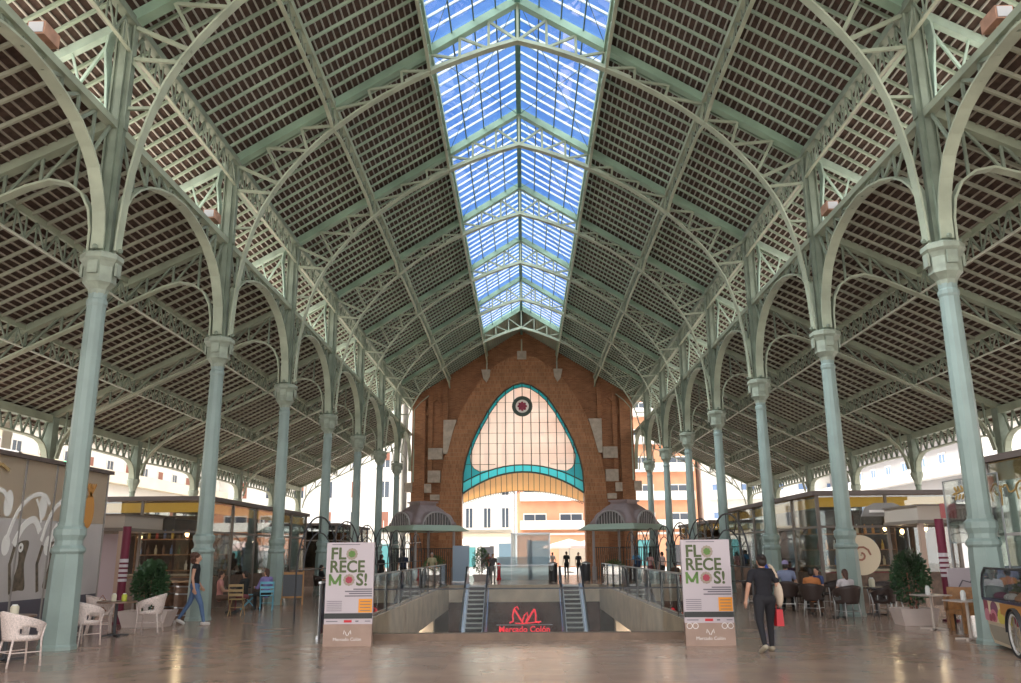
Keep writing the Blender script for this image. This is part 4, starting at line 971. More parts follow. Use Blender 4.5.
# ================================================================ PEOPLE
SKIN=mat('skin_light',(.50,.27,.18),.55); SKIN2=mat('skin_tan',(.36,.18,.11),.55); SHOEM=mat('shoe_dark',(.03,.03,.03),.5); SHOEW=mat('shoe_white',(.6,.57,.54),.5)
def cl(n,c,r=.85): return mat('cloth_'+n,c,r,noise=.08,nscale=6)
def hairm(n,c): return mat('hair_'+n,c,.6,noise=.2,nscale=30)
def person(label,loc,rz,pose='stand',h=1.7,shirt=('black',(.012,.012,.015)),pants=('dark',(.02,.02,.025)),hair=('dark',(.02,.013,.01)),skin=SKIN,sleeve=.5,vox=.018,long_hair=0,bun=False,cap=None,shoe=SHOEM,armL=None,armR=None,shorts=False,skirt=None,step=.28,detail=False,wide=1,curly=False,group=None):
    k=h/1.7; r=empty('person',loc,rz,label,'person',group)
    def v(*p): return (p[0]*k,p[1]*k,p[2]*k)
    J={}
    if pose=='sit':
        hz=.50
        for s in (-1,1): J[s]=dict(hip=(s*.09,0,hz),knee=(s*.12,.42,.50),ank=(s*.12,.40,.09),toe=(s*.13,.54,.04))
        dz=hz-.92
        el=(.25,.10,1.12+dz); wr=(.17,.36,1.13+dz)
    else:
        dz=0
        for s in (-1,1):
            st=step*s if pose=='walk' else 0
            J[s]=dict(hip=(s*.09,0,.92),knee=(s*(.12 if detail else .10),st*.55+.04,.50 if st>=0 else .52),ank=(s*(.13 if detail else .10),st-(.05 if st<0 else 0),.09 if st>=0 else .16),toe=(s*(.15 if detail else .115),st+(.13 if st>=0 else .06),.04))
        el=(.24,-.03,1.13); wr=(.26,.06,.88)
    B=MB()
    for s in (-1,1):
        j=J[s]
        B.cap(v(*j['hip']),v(*j['knee']),.085*k,.056*k); B.cap(v(*j['knee']),v(*j['ank']),.054*k,.036*k); B.cap(v(j['ank'][0],j['ank'][1]-.02,j['ank'][2]-.04),v(*j['toe']),.035*k,.028*k)
        arm=(armL if s<0 else armR)
        e,w_=(arm if arm else ((s*el[0],el[1],el[2]),(s*wr[0],wr[1],wr[2])))
        sh=(s*.175,0,1.40+dz)
        J[s]['sh']=sh; J[s]['el']=e; J[s]['wr']=w_
        B.cap(v(*sh),v(*e),.048*k,.037*k); B.cap(v(*e),v(*w_),.037*k,.026*k)
        d=(Vector(w_)-Vector(e)).normalized(); pc=Vector(w_)+d*.06
        sd_=d.cross(Vector((1,0,0))).normalized() if abs(d.x)<.8 else Vector((0,0,1))
        B.cap(v(*w_),v(*pc),.024*k,.034*k)
        for q in range(4):
            off=sd_*((q-1.5)*.020); p0=pc+off+d*.015; ln=(.072,.082,.078,.06)[q]
            inw=Vector((-s*.35,.1,0)); p1=p0+d*(ln*.5)+inw*.01; p2=p0+d*ln*.92+inw*.04
            B.cap(v(*p0),v(*p1),.0095*k,.009*k,6); B.cap(v(*p1),v(*p2),.009*k,.0075*k,6)
        t0=Vector(w_)+d*.02+sd_*-.022*(-1); t0=Vector(w_)+d*.02+sd_*.028; t1=t0+d*.035+sd_*.022; t2=t1+d*.03+sd_*.004
        B.cap(v(*t0),v(*t1),.011*k,.010*k,6); B.cap(v(*t1),v(*t2),.010*k,.008*k,6)
    B.cap(v(0,0,.95+dz),v(0,.0,1.12+dz),.125*k,.115*k,12,.72); B.cap(v(0,0,1.12+dz),v(0,-.005,1.33+dz),.115*k,.14*k,12,.68)
    B.cap(v(-.13,0,1.41+dz),v(.13,0,1.41+dz),.06*k,.06*k); B.cap(v(0,0,1.42+dz),v(0,.015,1.53+dz),.055*k,.05*k)
    hc=(0,.02,1.605+dz)
    B.ell(v(*hc),v(.072,.088,.105),14,10); B.ell(v(0,.055,1.555+dz),v(.045,.04,.045),10,7); B.ell(v(0,.112,1.59+dz),v(.012,.018,.022),8,6)
    for s in (-1,1): B.ell(v(s*.074,.01,1.595+dz),v(.010,.018,.030),8,6)
    B.build('body',skin,r,remesh=vox*(.62 if detail else 1))
    f=MB(); 
    for s in (-1,1): f.ell(v(s*.030,.098,1.617+dz),v(.011,.008,.007),8,6)
    f.build('eye',mat('eye_dark',(.03,.02,.02),.3),r,smooth=True); MB().ell(v(0,.101,1.548+dz),v(.022,.008,.006),8,6).build('mouth',mat('lip',(.35,.10,.09),.5),r,smooth=True)
    # clothing
    c=MB(); c.cap(v(0,0,.93+dz),v(0,0,1.12+dz),.140*k,.130*k,14,.76); c.cap(v(0,0,1.12+dz),v(0,-.005,1.34+dz),.130*k,.155*k,14,.72); c.cap(v(-.135,0,1.405+dz),v(.135,0,1.405+dz),.068*k,.068*k)
    for s in (-1,1):
        sh,e,w_=Vector(J[s]['sh']),Vector(J[s]['el']),Vector(J[s]['wr'])
        if sleeve>0:
            t=min(1,sleeve*1.0); c.cap(v(*sh),v(*(sh+(e-sh)*min(1,sleeve/.5*.62) if sleeve<=.5 else e)),.062*k,.052*k)
            if sleeve>.5: c.cap(v(*e),v(*(e+(w_-e)*.92)),.048*k,.036*k)
    c.build('top_garment',cl(*shirt),r,remesh=vox)
    c=MB()
    for s in (-1,1):
        j=J[s]; c.cap(v(*j['hip']),v(*j['knee']),.102*k,(.060 if detail else .070)*k)
        if not shorts: c.cap(v(*j['knee']),v(*j['ank']),(.060 if detail else .068)*k,(.041 if detail else .052)*k)
    c.cap(v(-.05,0,.93+dz),v(.05,0,.93+dz),.118*k,.118*k); c.build('trousers' if not shorts else 'shorts',cl(*pants),r,remesh=vox)
    for s in (-1,1):
        j=J[s]; MB().cap(v(j['ank'][0],j['ank'][1]-.03,.045+ (j['ank'][2]-.09)),v(j['toe'][0],j['toe'][1],.035+(.0)),.045*k,.038*k,10).build('shoe',shoe,r,smooth=True)
    hm=hairm(*hair); H=MB()
    H.ell(v(0,.000,1.635+dz),v(.082,.092,.095),14,9); H.ell(v(0,-.03,1.59+dz),v(.078,.07,.09),12,8)
    if bun: H.ell(v(0,-.085,1.67+dz),v(.045,.04,.045),10,7)
    if long_hair: H.cap(v(0,-.04,1.60+dz),v(0,-.07,1.60-long_hair+dz),.078*k,.05*k,12,.7)
    if curly:
        for i in range(26):
            a=random.random()*2*PI; z=random.uniform(-.12,.10); rr=.115*math.sqrt(max(.2,1-(z/.16)**2)); 
            if math.sin(a)>.5 and z<.05: continue
            H.ell(v(rr*math.cos(a),rr*math.sin(a)-.02,1.62+z+dz),v(.055,.055,.052),7,5)
    H.build('hair',hm,r,remesh=vox*.8)
    if cap:
        MB().ell(v(0,.0,1.655+dz),v(.092,.10,.085),14,8).cap(v(0,.06,1.655+dz),v(0,.14,1.645+dz),.06*k,.05*k,12,.2).build('cap',cl(*cap),r,remesh=vox)
    r.scale=(wide,wide**.5,1)
    return r
def to_cam(x,y): return 0
RED2=mat('red_bag_plastic',(.50,.02,.03),.4); CANB=mat('cream_canvas_bag',(.55,.43,.33),.85)
# main walkers
pw=person('woman in black seen from behind, walking away right of the poster',(4.15,16.6,0),.12,'walk',1.62,('black_top',(.012,.011,.016)),('black_leggings',(.015,.014,.018)),('near_black',(.018,.010,.008)),sleeve=.5,vox=.013,bun=True,shoe=mat('shoe_beige',(.35,.30,.22),.6),step=.17,wide=1.16,detail=True,armL=((-.26,-.02,1.14),(-.29,.03,.90)),armR=((.24,-.02,1.14),(.235,.06,.90)))
b=MB(); b.ell((.27,.0,.95),(.06,.15,.22),10,8); b.build('tote_bag',CANB,None,smooth=True)
bpy.data.objects['tote_bag'].location=(4.15,16.6,0); bpy.data.objects['tote_bag'].rotation_euler=(0,0,.12)
tb=bpy.data.objects['tote_bag']; tag(tb,'cream canvas tote hanging at the side of the woman in black','bag')
st=MB().strip([(.27,.03,1.13),(.22,.075,1.34),(.15,.07,1.455),(.13,0,1.47),(.15,-.08,1.43),(.22,-.075,1.3),(.27,-.02,1.13)],(1,0,.3),.035,.008).build('strap',CANB,tb)
r=empty('shopping_bag',(4.15,16.6,0),.12,'small red shopping bag carried low by the woman in black','bag')
MB().prism([(.20,.42),(.33,.42),(.32,.70),(.21,.70)],.0,.14).build('bag_body',RED2,r); MB().tube([(.23,.07,.70),(.24,.07,.78),(.26,.08,.81),(.29,.07,.78),(.30,.07,.70)],.008,5).build('handle',RED2,r)
person('curly haired woman in black top and jeans walking by the second left column',(-8.15,23.5,0),-PI/2+.15,'walk',1.72,('black_vest',(.014,.013,.016)),('blue_jeans',(.09,.15,.28)),('auburn',(.10,.045,.03)),sleeve=.12,vox=.013,curly=True,shoe=SHOEW,step=.30,detail=True,armL=((-.24,-.05,1.14),(-.24,.10,.92)),armR=((.24,-.02,1.13),(.25,.04,.88)))
person('man with blue backpack standing by the right balustrade',(6.3,52.5,0),.3,'stand',1.76,('sky_blue',(.12,.35,.60)),('navy',(.03,.04,.08)),sleeve=.5)
r=empty('backpack',(6.36,52.3,1.05),.3,'navy blue backpack on the man at the right balustrade','bag'); MB().ell((0,0,.12),(.16,.11,.24),10,8).build('pack',cl('navy_pack',(.03,.06,.14)),r,smooth=True)
person('person in pink top standing by the right balustrade',(6.9,51.5,0),-.5,'stand',1.66,('pink',(.60,.34,.33)),('dark_red',(.18,.05,.06)),long_hair=.1)
person('person in pale top and dark trousers right of the pink top',(7.45,50.6,0),.8,'stand',1.68,('pale_pink',(.62,.50,.48)),('black',(.02,.02,.02)))
person('man in beige shirt and shorts beside the left balustrade',(-4.75,48.5,0),PI,'stand',1.72,('beige',(.48,.42,.26)),('khaki',(.40,.30,.20)),hair=('grey',(.35,.32,.30)),shorts=True)
person('person in dark clothes standing left of the beige shirt',(-5.9,46.0,0),.4,'stand',1.78,('navy_jacket',(.025,.03,.055)),('black',(.02,.02,.02)))
person('person with white bag standing behind the left poster rail',(-6.6,43.5,0),-.7,'stand',1.66,('black',(.02,.02,.02)),('black',(.02,.02,.02)),long_hair=.14)
person('woman in white top and long dark skirt at the left escalator top',(-1.75,53.2,0),PI+.2,'stand',1.65,('black_white',(.10,.09,.09)),('grey',(.22,.21,.20)),hair=('auburn',(.10,.045,.03)),long_hair=.12)
for i,(x,y,c,n,h) in enumerate(((3.0,66.0,(.03,.03,.04),'black',1.75),(3.9,67,(.04,.035,.04),'charcoal',1.68),(2.2,72,(.5,.45,.42),'white',1.7),(-2.6,69,(.4,.1,.1),'red',1.66))):
    person('distant passer by in %s beyond the court, %s'%(n,['right of the right escalator','furthest right under the arch','near the pink parasol','left under the arch'][i]),(x,y,0),PI*(i%2)+.3,'stand',h,(n,c),('black',(.02,.02,.02)),vox=.03)
# ================================================================ CHAIRS, TABLES
def wicker_chair(name,m,label,group,legm=None):
    r=empty(name,(0,0,0),0,label,'chair',group); legm=legm or m   # faces +y
    b=MB(); b.lathe([(.02,.41),(.235,.41),(.25,.43),(.235,.455),(.02,.465)],n=20); b.build('seat',m,r,smooth=True)
    def top(a):  # a: 0 at back, +-1 at front ends
        return .84-.20*abs(a)**1.5
    b=MB(); N_=28
    def P(u,v):
        a=2*u-1; th=-PI/2+a*math.radians(128); zt=top(a)
        z=.40+(zt-.40)*v; rr=.26+.075*v+.02*(1-abs(a)); 
        return (rr*math.cos(th),rr*math.sin(th)+.02,z)
    V=[];F=[];nv=8
    for i in range(N_+1):
        for j in range(nv+1): V.append(P(i/N_,j/nv))
    for i in range(N_):
        for j in range(nv):
            a=abs(2*(i+.5)/N_-1); z=(j+.5)/nv
            if .42<a<.86 and .22<z<.66 and ((a-.64)/.22)**2+((z-.40)/.26)**2<1: continue
            o=i*(nv+1)+j; F.append((o,o+1,o+nv+2,o+nv+1))
    b.add(V,F); b.build('back_shell',m,r,smooth=True,solid=.014)
    b=MB(); b.tube([Vector(P(i/N_,1)) for i in range(N_+1)],.017,6); b.build('rim',m,r,smooth=True)
    for s in (-1,1):
        MB().tube([P(.5+s*.5,1),(s*.24,.20,.42),(s*.25,.22,0)],.017,6).build('leg',legm,r,smooth=True)
        MB().tube([(s*.17,-.20,.44),(s*.21,-.27,0)],.017,6).build('leg',legm,r,smooth=True)
    b=MB(); b.tube([(-.24,.21,.22),(-.19,-.235,.22),(.19,-.235,.22),(.24,.21,.22)],.009,5); b.build('stretcher',legm,r)
    return r
WW=mat('white_wicker',(.68,.57,.53),.6,noise=.25,nscale=60,bump=.5); DW=mat('dark_brown_wicker',(.045,.028,.024),.5,noise=.4,nscale=60,bump=.5); ALU=mat('aluminium_leg',(.5,.5,.5),.3,metal=.8)
wc=wicker_chair('wicker_chair',WW,'white wicker armchair at the lower left corner, seen from behind','white wicker chairs')
def put(o,x,y,rz,label): o.location=(x,y,0); o.rotation_euler=(0,0,rz); tag(o,label); return o
put(wc,-7.9,15.2,-.62,'white wicker armchair in the lower left corner, back to the camera')
put(copy_tree(wc),-8.47,18.45,-.38,'white wicker armchair just right of the nearest left column')
put(copy_tree(wc),-9.3,21.0,-1.2,'white wicker armchair behind the table, its back to the frosted kiosk')
put(copy_tree(wc),-8.4,21.45,1.7,'white wicker armchair turned sideways, beside the white planter')
put(copy_tree(wc),-9.1,15.3,-.9,'white wicker armchair cut off by the left edge, partly hidden')
def ctable(name,label,top,leg,R=.38,h=.73,square=False,group=None):
    r=empty(name,(0,0,0),0,label,'table',group)
    (MB().box(-R,R,-R,R,h-.025,h) if square else MB().lathe([(R,h-.03),(R,h)],n=24)).build('tabletop',top,r)
    MB().lathe([(.035,.03),(.03,h-.03)],n=10).build('stem',leg,r)
    b=MB()
    for i in range(4): a=PI/4+i*PI/2; b.bar((0,0,.03),(.28*math.cos(a),.28*math.sin(a),.015),.05,.03)
    b.build('foot',leg,r); return r
TBR=mat('brown_tabletop',(.20,.12,.08),.3); TDK=mat('dark_tabletop',(.06,.05,.05),.25); TLT=mat('pale_tabletop',(.52,.44,.40),.35)
t1=ctable('cafe_table','round brown cafe table left of the nearest left column',TBR,DARKM); t1.location=(-9.22,17.1,0); t1.location=(-8.55,15.95,0)
t1.scale=(1.1,1.1,1)
t2=put(copy_tree(t1),-8.75,20.5,0,'round brown cafe table between the white armchairs right of the column')
def jar(name,label,x,y,z,m,r0=.05,h=.12,cat='jar',grp=None):
    r=empty(name,(x,y,z),0,label,cat,grp); MB().lathe([(r0*.85,0),(r0,.01),(r0,h*.8),(r0*.8,h)],n=12).build('body',m,r,smooth=False); MB().lathe([(r0*.6,h),(r0*.6,h*1.12)],n=12).build('lid',GOODS[5],r); return r
jar('napkin_holder','cream napkin holder on the table at the far lower left',-8.45,15.9,.73,GOODS[3],.07,.16,'holder')
jar('sauce_jar','yellow-green tin on the table right of the column',-8.58,20.45,.73,mat('lime_tin',(.45,.48,.05),.4),.055,.15,'tin'); jar('sauce_jar','cream tin on the table right of the column',-8.78,20.4,.73,GOODS[3],.055,.15,'tin')
r=empty('handbag',(-9.3,21.0,.46),0,'brown leather bag on the armchair behind the table','bag'); MB().ell((0,0,.14),(.16,.09,.14),12,8).build('bag_body',mat('brown_leather',(.30,.12,.05),.4),r,smooth=True); MB().tube([(-.1,0,.24),(0,0,.38),(.1,0,.24)],.01,5).build('handle',BROWNS,r)
# plants
LEAF=mat('dark_leaf',(.035,.075,.03),.5,noise=.3,nscale=3); LEAF2=mat('mid_leaf',(.06,.13,.035),.5,noise=.3,nscale=3); TUB=mat('white_tub',(.62,.52,.48),.6,noise=.05)
def leaves(b,c,R,n,sz=.07):
    for i in range(n):
        while 1:
            p=Vector((random.uniform(-1,1),random.uniform(-1,1),random.uniform(-1,1)))
            if .3<p.length<1: break
        q=Vector(c)+Vector((p.x*R[0],p.y*R[1],p.z*R[2])); d=(p+Vector((random.uniform(-.6,.6),random.uniform(-.6,.6),random.uniform(-.3,.6)))).normalized(); s=d.orthogonal().normalized()*sz*.35; l=sz*random.uniform(.7,1.3)
        b.add([q-s*.2,q+d*l*.5-s,q+d*l,q+d*l*.5+s],[(0,1,2,3)])
def planter(label,x,y,W,bw,bh,leaf=LEAF,n=1500):
    r=empty('planted_tub',(x,y,0),0,label,'plant')
    D=.35; b=MB(); V=[(-W*.8,-D*.8,0),(W*.8,-D*.8,0),(W*.8,D*.8,0),(-W*.8,D*.8,0),(-W,-D,.38),(W,-D,.38),(W,D,.38),(-W,D,.38),(-W+.04,-D+.04,.38),(W-.04,-D+.04,.38),(W-.04,D-.04,.38),(-W+.04,D-.04,.38),(-W+.04,-D+.04,.33),(W-.04,-D+.04,.33),(W-.04,D-.04,.33),(-W+.04,D-.04,.33)]
    b.add(V,[(3,2,1,0),(0,1,5,4),(1,2,6,5),(2,3,7,6),(3,0,4,7),(4,5,9,8),(5,6,10,9),(6,7,11,10),(7,4,8,11),(8,9,13,12),(9,10,14,13),(10,11,15,14),(11,8,12,15),(12,13,14,15)]); b.build('tub',TUB,r)
    b=MB()
    for i in range(7): a=random.random()*6.3; b.tube([(math.cos(a)*.08,math.sin(a)*.05,.3),(math.cos(a)*bw*.5,math.sin(a)*.15,.3+bh*.7)],.012,5)
    b.build('stem',BROWNS,r)
    b=MB(); leaves(b,(0,0,.42+bh/2),(bw,.36,bh/2),n,.09); leaves(b,(bw*.1,0,.42+bh*.7),(bw*.7,.3,bh*.33),n//3,.09); b.build('foliage',leaf,r); return r
planter('white tub with a dense dark bush before the left timber post',-9.1,23.1,.62,.42,1.15); planter('white tub with a dense dark bush beside the right maroon totem',8.95,22.15,.45,.42,1.25)
planter('green bush standing beyond the left escalator by the blue-grey panel',-2.7,58.6,.5,.55,1.6,LEAF2,900)
planter('low green plants under the left pavilion canopy',-5.2,54.5,.6,.7,1.1,LEAF2,700); planter('low green plants under the right pavilion canopy',5.2,54.8,.6,.7,.8,LEAF2,500)
# dark wicker chairs and diners on the right
dc=wicker_chair('wicker_chair',DW,'x','dark wicker chairs',ALU)
RD=[(8.0,23.75,0.15,'dark wicker armchair holding the woman in the white top, back to the camera'),
(8.95,23.9,.9,'dark wicker armchair right of the white topped woman'),(9.5,24.9,1.6,'dark wicker armchair furthest right, before the right tub'),(9.75,26.2,2.4,'dark wicker armchair on the far side of the round dark table'),
(7.6,25.2,-.5,'dark wicker armchair just left of the second right column'),(8.0,27.0,.2,'dark wicker armchair behind the second right column'),(7.5,27.2,-.3,'dark wicker armchair under the man in the purple cap'),(6.95,28.7,-.4,'dark wicker armchair further back left of the purple cap'),(9.0,28.0,1.8,'dark wicker armchair against the right kiosk front'),(7.7,30.6,2.6,'dark wicker armchair facing the camera beyond the purple cap'),(6.5,31.8,-.8,'dark wicker armchair beside the third right column')]
for i,(x,y,rz,l) in enumerate(RD): put(dc if i==0 else copy_tree(dc),x,y,rz,l)
t3=put(ctable('cafe_table','x',TDK,DARKM,.48),8.75,25.05,0,'round dark table at the right second column'); t3.location=(9.05,25.35,0) if 0 else (8.6,24.3,0) if 0 else (9.35,25.5,0)
t4=put(copy_tree(t3),7.3,28.3,0,'round dark table before the man in the purple cap'); t5=put(copy_tree(t3),7.4,31.6,0,'round dark table beyond the purple cap, near the kiosk')
jar('menu_card_holder','cream menu holder on the round dark table right of the second column',9.25,25.4,.73,GOODS[3],.08,.22,'holder')
person('woman in white top seated with her back to us at the second right column',(8.0,23.75,0),.15,'sit',1.62,('white_top',(.55,.50,.52)),('grey',(.2,.2,.2)),hair=('brown',(.07,.03,.022)),long_hair=.12,sleeve=.3)
person('seated woman in orange patterned top left of the white top',(7.6,25.2,0),-.5,'sit',1.62,('orange',(.50,.18,.06)),('brown',(.12,.07,.05)),hair=('black',(.02,.015,.012)),sleeve=.3,skin=SKIN2)
person('man in blue-grey shirt and purple cap seated with back to us',(7.5,27.2,0),-.3,'sit',1.86,('blue_grey',(.22,.25,.38)),('black',(.02,.02,.02)),cap=('purple',(.28,.24,.42)),sleeve=.4)
person('person in bright blue jacket behind the woman in black',(7.45,29.3,0),.6,'stand',1.5,('bright_blue',(.04,.10,.50)),('tan',(.35,.22,.16)),hair=('light_brown',(.22,.12,.07)),sleeve=1)
person('seated person in blue beside the right kiosk, hair tied',(8.5,27.6,0),2.2,'sit',1.6,('dark_blue',(.05,.07,.18)),('black',(.02,.02,.02)))
for i,(x,y,rz,n,c,l) in enumerate(((7.0,36.5,1.2,'pale_blue',(.45,.50,.65),'seated person in pale blue between the poster and the third column'),(6.3,37.4,-1.2,'cream',(.55,.45,.30),'seated person in cream facing the pale blue shirt'),(7.8,38.4,2.8,'dark_violet',(.10,.05,.12),'seated person in violet further along the right aisle'),(6.6,41.2,.3,'brown',(.2,.1,.06),'seated person in brown far along the right aisle'),(7.6,43.0,2.5,'white',(.6,.57,.55),'seated person in white far along the right aisle'))):
    person(l,(x,y,0),rz,'sit',1.66,(n,c),('black',(.02,.02,.02)),vox=.024,long_hair=.1*(i%2)); put(copy_tree(dc),x,y,rz,'dark wicker armchair under the '+l.replace('seated ','').split(' fac')[0].split(' between')[0].split(' further')[0].split(' far')[0]+' in the right aisle')
for i,(x,y,l) in enumerate(((6.6,36.9,'dark table between the pale blue and cream diners'),(7.2,42.2,'dark table between the brown and white diners'))): put(copy_tree(t3),x,y,0,l)
# left diners
person('seated woman in pink top facing right behind the second left column',(-8.85,27.6,0),-1.3,'sit',1.6,('pink_print',(.50,.22,.20)),('brown',(.15,.08,.07)),hair=('dark_brown',(.04,.02,.015)),sleeve=.3,skin=SKIN)
person('seated person with short black hair and black jacket, beside the pink top',(-8.25,28.0,0),1.3,'sit',1.62,('black',(.015,.015,.018)),('dark_red',(.15,.03,.03)),sleeve=1)
person('seated woman in lilac cardigan on the light blue chair',(-8.0,29.4,0),.9,'sit',1.66,('lilac',(.25,.20,.45)),('black',(.02,.02,.02)),hair=('brown',(.07,.03,.022)),long_hair=.1,sleeve=1)
def bistro(m,label):
    r=empty('folding_chair',(0,0,0),0,label,'chair')
    MB().box(-.2,.2,-.2,.2,.44,.465).build('seat',m,r)
    for s in (-1,1):
        MB().tube([(s*.2,-.24,.88),(s*.2,-.2,.45),(s*.2,.22,.0)],.014,5).build('leg',m,r); MB().tube([(s*.18,.2,.45),(s*.18,-.26,0)],.014,5).build('leg',m,r)
    for z in (.58,.70,.84): MB().bar((-.2,-.225,z),(.2,-.225,z),.02,.07).build('back_slat',m,r)
    MB().tube([(-.19,.0,.22),(.19,.0,.22)],.01,5).build('stretcher',m,r)
    return r
put(bistro(mat('mustard_wood',(.38,.26,.12),.5),'mustard wooden folding chair with back to the camera, left aisle'),-8.15,27.0,.1,'mustard wooden folding chair with back to the camera, left aisle')
put(bistro(mat('light_blue_paint',(.15,.45,.60),.5),'x'),-7.95,29.35,.25,'light blue folding chair under the woman in lilac')
put(bistro(mat('light_blue_paint',(.15,.45,.60),.5),'x'),-8.65,29.9,-1.2,'light blue folding chair left of the woman in lilac')
put(copy_tree(t3),-8.75,28.7,0,'round dark table between mustard and light blue chairs')
def aboard(x,y,rz,label):
    r=empty('chalkboard',(x,y,0),rz,label,'menu board'); OAK=mat('orange_oak',(.42,.20,.06),.5)
    for s in (-1,1):
        f=MB()
        f.bar((-.36,s*.28,0),(-.36,s*.02,1.15),.05,.03).bar((.36,s*.28,0),(.36,s*.02,1.15),.05,.03).bar((-.36,s*.045,1.05),(.36,s*.045,1.05),.03,.08).bar((-.36,s*.22,.25),(.36,s*.22,.25),.03,.06)
        f.build('frame',OAK,r); MB().add([(-.33,s*.225,.27),(.33,s*.225,.27),(.33,s*.055,1.02),(-.33,s*.055,1.02)],[(0,1,2,3)]).build('slate',mat('slate_board',(.03,.03,.04),.4),r,solid=.012)
    return r
aboard(-8.0,32.7,.25,'dark menu chalkboard with orange oak frame between left columns')
for i,(x,y,rz,n,c,l) in enumerate(((-7.6,37.6,1.2,'grey',(.3,.3,.32),'seated person in grey left of the poster'),(-8.4,39.0,-1.0,'black',(.02,.02,.02),'seated person in black left of the poster'),(-7.3,41.5,.4,'white',(.6,.57,.55),'seated person in white further along the left aisle'),(-6.9,45.5,2.4,'brown',(.2,.1,.06),'seated person in brown far along the left aisle'))):
    person(l,(x,y,0),rz,'sit',1.66,(n,c),('black',(.02,.02,.02)),vox=.024,long_hair=.1*(i%2)); put(copy_tree(dc),x,y,rz,'dark wicker armchair under the '+l.replace('seated ',''))
put(copy_tree(t3),-8.0,38.3,0,'dark table between the grey and black clad diners')
# left kiosk front: barrel tables, stools
BARW=mat('barrel_wood',(.16,.08,.045),.6,noise=.3,nscale=10)
for x,y,l in ((-10.0,26.2,'wooden barrel table nearest the white tub, left aisle'),(-9.2,25.9,'wooden barrel table behind the walking curly haired woman')):
    r=empty('barrel_table',(x,y,0),0,l,'table'); MB().lathe([(.26,0),(.31,.25),(.33,.48),(.31,.72),(.26,.96)],n=16).build('barrel',BARW,r,smooth=True); MB().lathe([(.42,.96),(.42,1.0)],n=20).build('tabletop',WOODC,r)
    for z in (.1,.3,.66,.86): MB().lathe([(.30+.03*math.sin(PI*z),z-.02),(.305+.03*math.sin(PI*z),z+.02)],n=16,cap=False).build('hoop',STEEL,r)
for x,y,l in ((-10.6,26.6,'tall dark wooden stool at the left barrel table'),(-9.6,27.0,'tall dark wooden stool behind the barrel tables')):
    r=empty('bar_stool',(x,y,0),0,l,'stool'); MB().lathe([(.17,.72),(.18,.76)],n=14).build('seat',WOODC,r)
    for a in range(4): c,s=math.cos(PI/4+a*PI/2),math.sin(PI/4+a*PI/2); MB().tube([(c*.12,s*.12,.72),(c*.2,s*.2,0)],.016,5).build('leg',BARW,r)
    MB().tube([(.16*math.cos(i*PI/4),.16*math.sin(i*PI/4),.28) for i in range(9)],.01,5).build('foot_ring',BARW,r)
for x,y,rz,n,c,l in ((-10.9,30.2,PI,'grey_apron',(.35,.33,.32),'waiter in grey standing inside the left kiosk'),(-12.9,27.2,0,'x',(0,0,0),None)):
    if l: person(l,(x,33.0,0),rz,'stand',1.72,(n,c),('black',(.02,.02,.02)))
# right: pale tables, timber armchairs, ice cream cart
OAK2=mat('brown_oak',(.32,.15,.055),.5,noise=.25,nscale=8)
def boxchair(label):
    r=empty('timber_armchair',(0,0,0),0,label,'chair','timber armchairs')
    MB().box(-.36,.36,-.32,.34,.36,.44).build('seat',OAK2,r); MB().box(-.36,.36,-.36,-.30,.36,.86).build('backrest',OAK2,r)
    for s in (-1,1):
        MB().box(s*.36-.03,s*.36+.03,-.34,.34,.36,.66).build('arm_panel',OAK2,r)
        for y in (-.3,.3): MB().box(s*.33-.035,s*.33+.035,y-.035,y+.035,0,.36).build('leg',OAK2,r)
    return r
b1=put(boxchair('x'),9.35,20.2,1.5,'brown timber armchair between the two pale tables on the right'); put(copy_tree(b1),9.4,19.0,1.5,'brown timber armchair nearer the nearest right column'); put(copy_tree(b1),9.75,21.35,2.6,'brown timber armchair behind, beside the maroon totem')
t6=put(ctable('cafe_table','x',TLT,mat('pale_stem',(.50,.42,.37),.4),.31,.74,True),8.79,20.8,.15,'square pale table with menu stand, right of the right tub'); put(copy_tree(t6),8.45,18.45,.1,'square pale table partly hidden by the nearest right column')
jar('cup','small white cup standing on the square pale table further back',8.72,20.75,.74,GOODS[5],.05,.17,'cup'); jar('cup','small white cup standing on the pale table by the column',8.38,18.4,.74,GOODS[5],.05,.17,'cup')
r=empty('easel_sign',(10.1,22.0,0),.2,'white framed picture board with curling line behind the timber chairs','sign'); MB().box(-.4,.4,-.02,.02,.72,1.28).build('board',PANEL,r); MB().strip([(-.2,-.03,.8),(-.05,-.03,1.0),(.15,-.03,.95),(.28,-.03,1.15)],(0,1,0),.01,.03).build('drawing',INK,r); MB().bar((-.3,0,.72),(-.36,0,0),.03,.03).bar((.3,0,.72),(.36,0,0),.03,.03).build('leg',DARKM,r)
# ice cream cart
r=empty('ice_cream_cart',(8.48,16.35,0),-1.80,'ice cream cart with fruit print, curved glass and spoked wheel','cart')
CRM=mat('cart_cream',(.62,.52,.38),.4)
MB().prism([(-.95,.22),(-.78,.07),(1.6,.05),(1.6,.44),(-1.05,.44)],-.38,.38).build('lower_body',CRM,r)
MB().prism([(-.88,.26),(-.72,.13),(.55,.11),(.55,.38),(-.93,.38)],-.395,-.383).build('beige_inset',mat('cart_inset',(.36,.31,.24),.5),r)
MB().prism([(-1.05,.44),(1.6,.44),(1.6,.80),(-1.10,.80)],-.40,.40).build('print_panel',mat('print_pale_ground',(.78,.66,.44),.45),r)
PR=[mat('print_'+n,c,.5) for n,c in (('berry',(.32,.05,.08)),('fig',(.22,.07,.13)),('pink_scoop',(.62,.22,.28)),('peach',(.60,.30,.16)),('lemon',(.66,.55,.10)),('cream_scoop',(.75,.70,.62)))]
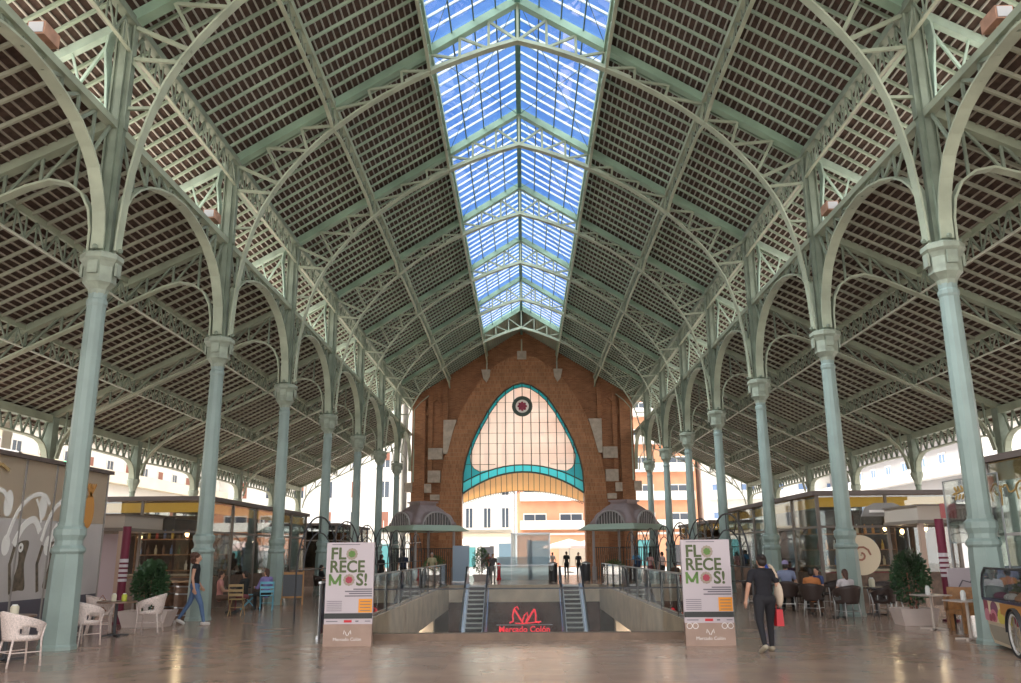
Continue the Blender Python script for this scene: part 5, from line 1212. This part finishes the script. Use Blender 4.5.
for i,(x,z,a,c_,m) in enumerate(((-.98,.70,.16,.22,0),(-.92,.52,.16,.14,2),(-.45,.66,.22,.14,1),(-.52,.54,.20,.12,2),(-.52,.53,.11,.07,0),(-.70,.50,.08,.07,0),(-.05,.56,.2,.13,4),(.15,.70,.16,.12,3),(.4,.56,.2,.13,4),(.62,.7,.14,.1,5),(.85,.6,.2,.14,0),(1.2,.62,.22,.15,3))):
    y=-.403-.002*i; MB().add([(x+a*math.cos(2*PI*k/18),y,min(.795,max(.445,z+c_*math.sin(2*PI*k/18)))) for k in range(18)],[tuple(range(18))]).build('fruit_print',PR[m],r,solid=.003)
MB().box(-1.12,1.6,-.42,.42,.80,.84).build('dark_rim',mat('navy_rim',(.03,.035,.09),.4),r)
gl=[(-1.08,.84),(-1.03,1.08),(-.90,1.26),(-.68,1.37),(1.6,1.37)]
b=MB()
for y in (-.41,.41): b.strip([(x,y,z) for x,z in gl],(0,1,0),.03,.035)
b.build('glass_frame',DARKM,r)
b=MB(); V=[(x,y,z) for x,z in gl for y in (-.40,.40)]; b.add(V,[(2*i,2*i+2,2*i+3,2*i+1) for i in range(4)]); b.add([(x,-.40,z) for x,z in gl]+[(1.6,-.40,.84)],[tuple(range(6))]); b.build('curved_glass',glassmat('cart_glass',(.9,.93,.95),.12),r)
for i in range(8): MB().ell((-.85+.3*i,(-.15,.15)[i%2],.87),(.13,.13,.08),10,6).build('ice_cream_tub',PR[(i*2+1)%6],r,smooth=True)
MB().box(.15,1.3,-.47,-.415,.62,.80).build('wooden_shelf',mat('orange_wood',(.50,.22,.05),.5),r)
wh=empty('wheel',(.95,-.50,.36)); wh.parent=r
def wring(b,r0,r1,y0,y1,n=28): ring(b,r0,r1,y0,y1,n)
b=MB(); wring(b,.32,.36,-.02,.02); b.build('tyre',RUB,wh); b=MB(); wring(b,.29,.32,-.012,.012); b.build('wheel_rim',GOODS[5],wh)
for i in range(12): a=PI*i/6; MB().bar((0,0,0),(.3*math.cos(a),0,.3*math.sin(a)),.007).build('spoke',ALU,wh)
MB().box(-.30,.30,-.06,0,.36,.40).build('x',RUB,None) if 0 else None
b=MB(); b.strip([(.95+.40*math.cos(PI*i/10),-.5,.36+.40*math.sin(PI*i/10)) for i in range(11)],(0,1,0),.08,.012); b.build('mudguard',DARKM,r)
planter('green leafy planting behind the ice cream cart at the right edge',10.0,18.6,.5,.5,1.0,LEAF2,600)
# ================================================================ festoon wire and cable
r=empty('hanging_cable',(-9.0,43.0,2.15),0,'thin pale cable swagged across the left side before the pavilion','cable'); MB().tube([(0,0,0),(1.2,2,-.12),(2.5,4,.0),(3.6,6.5,.15)],.02,5).build('cable',PWHITE,r)
r=empty('junction_box',(-8.45,68.75,6.5),0,'x','box') if 0 else None

for o in [o for o in bpy.data.objects if o.parent is None and o.name not in DONE and o.type in ('MESH','EMPTY')]: rescale([o],False)
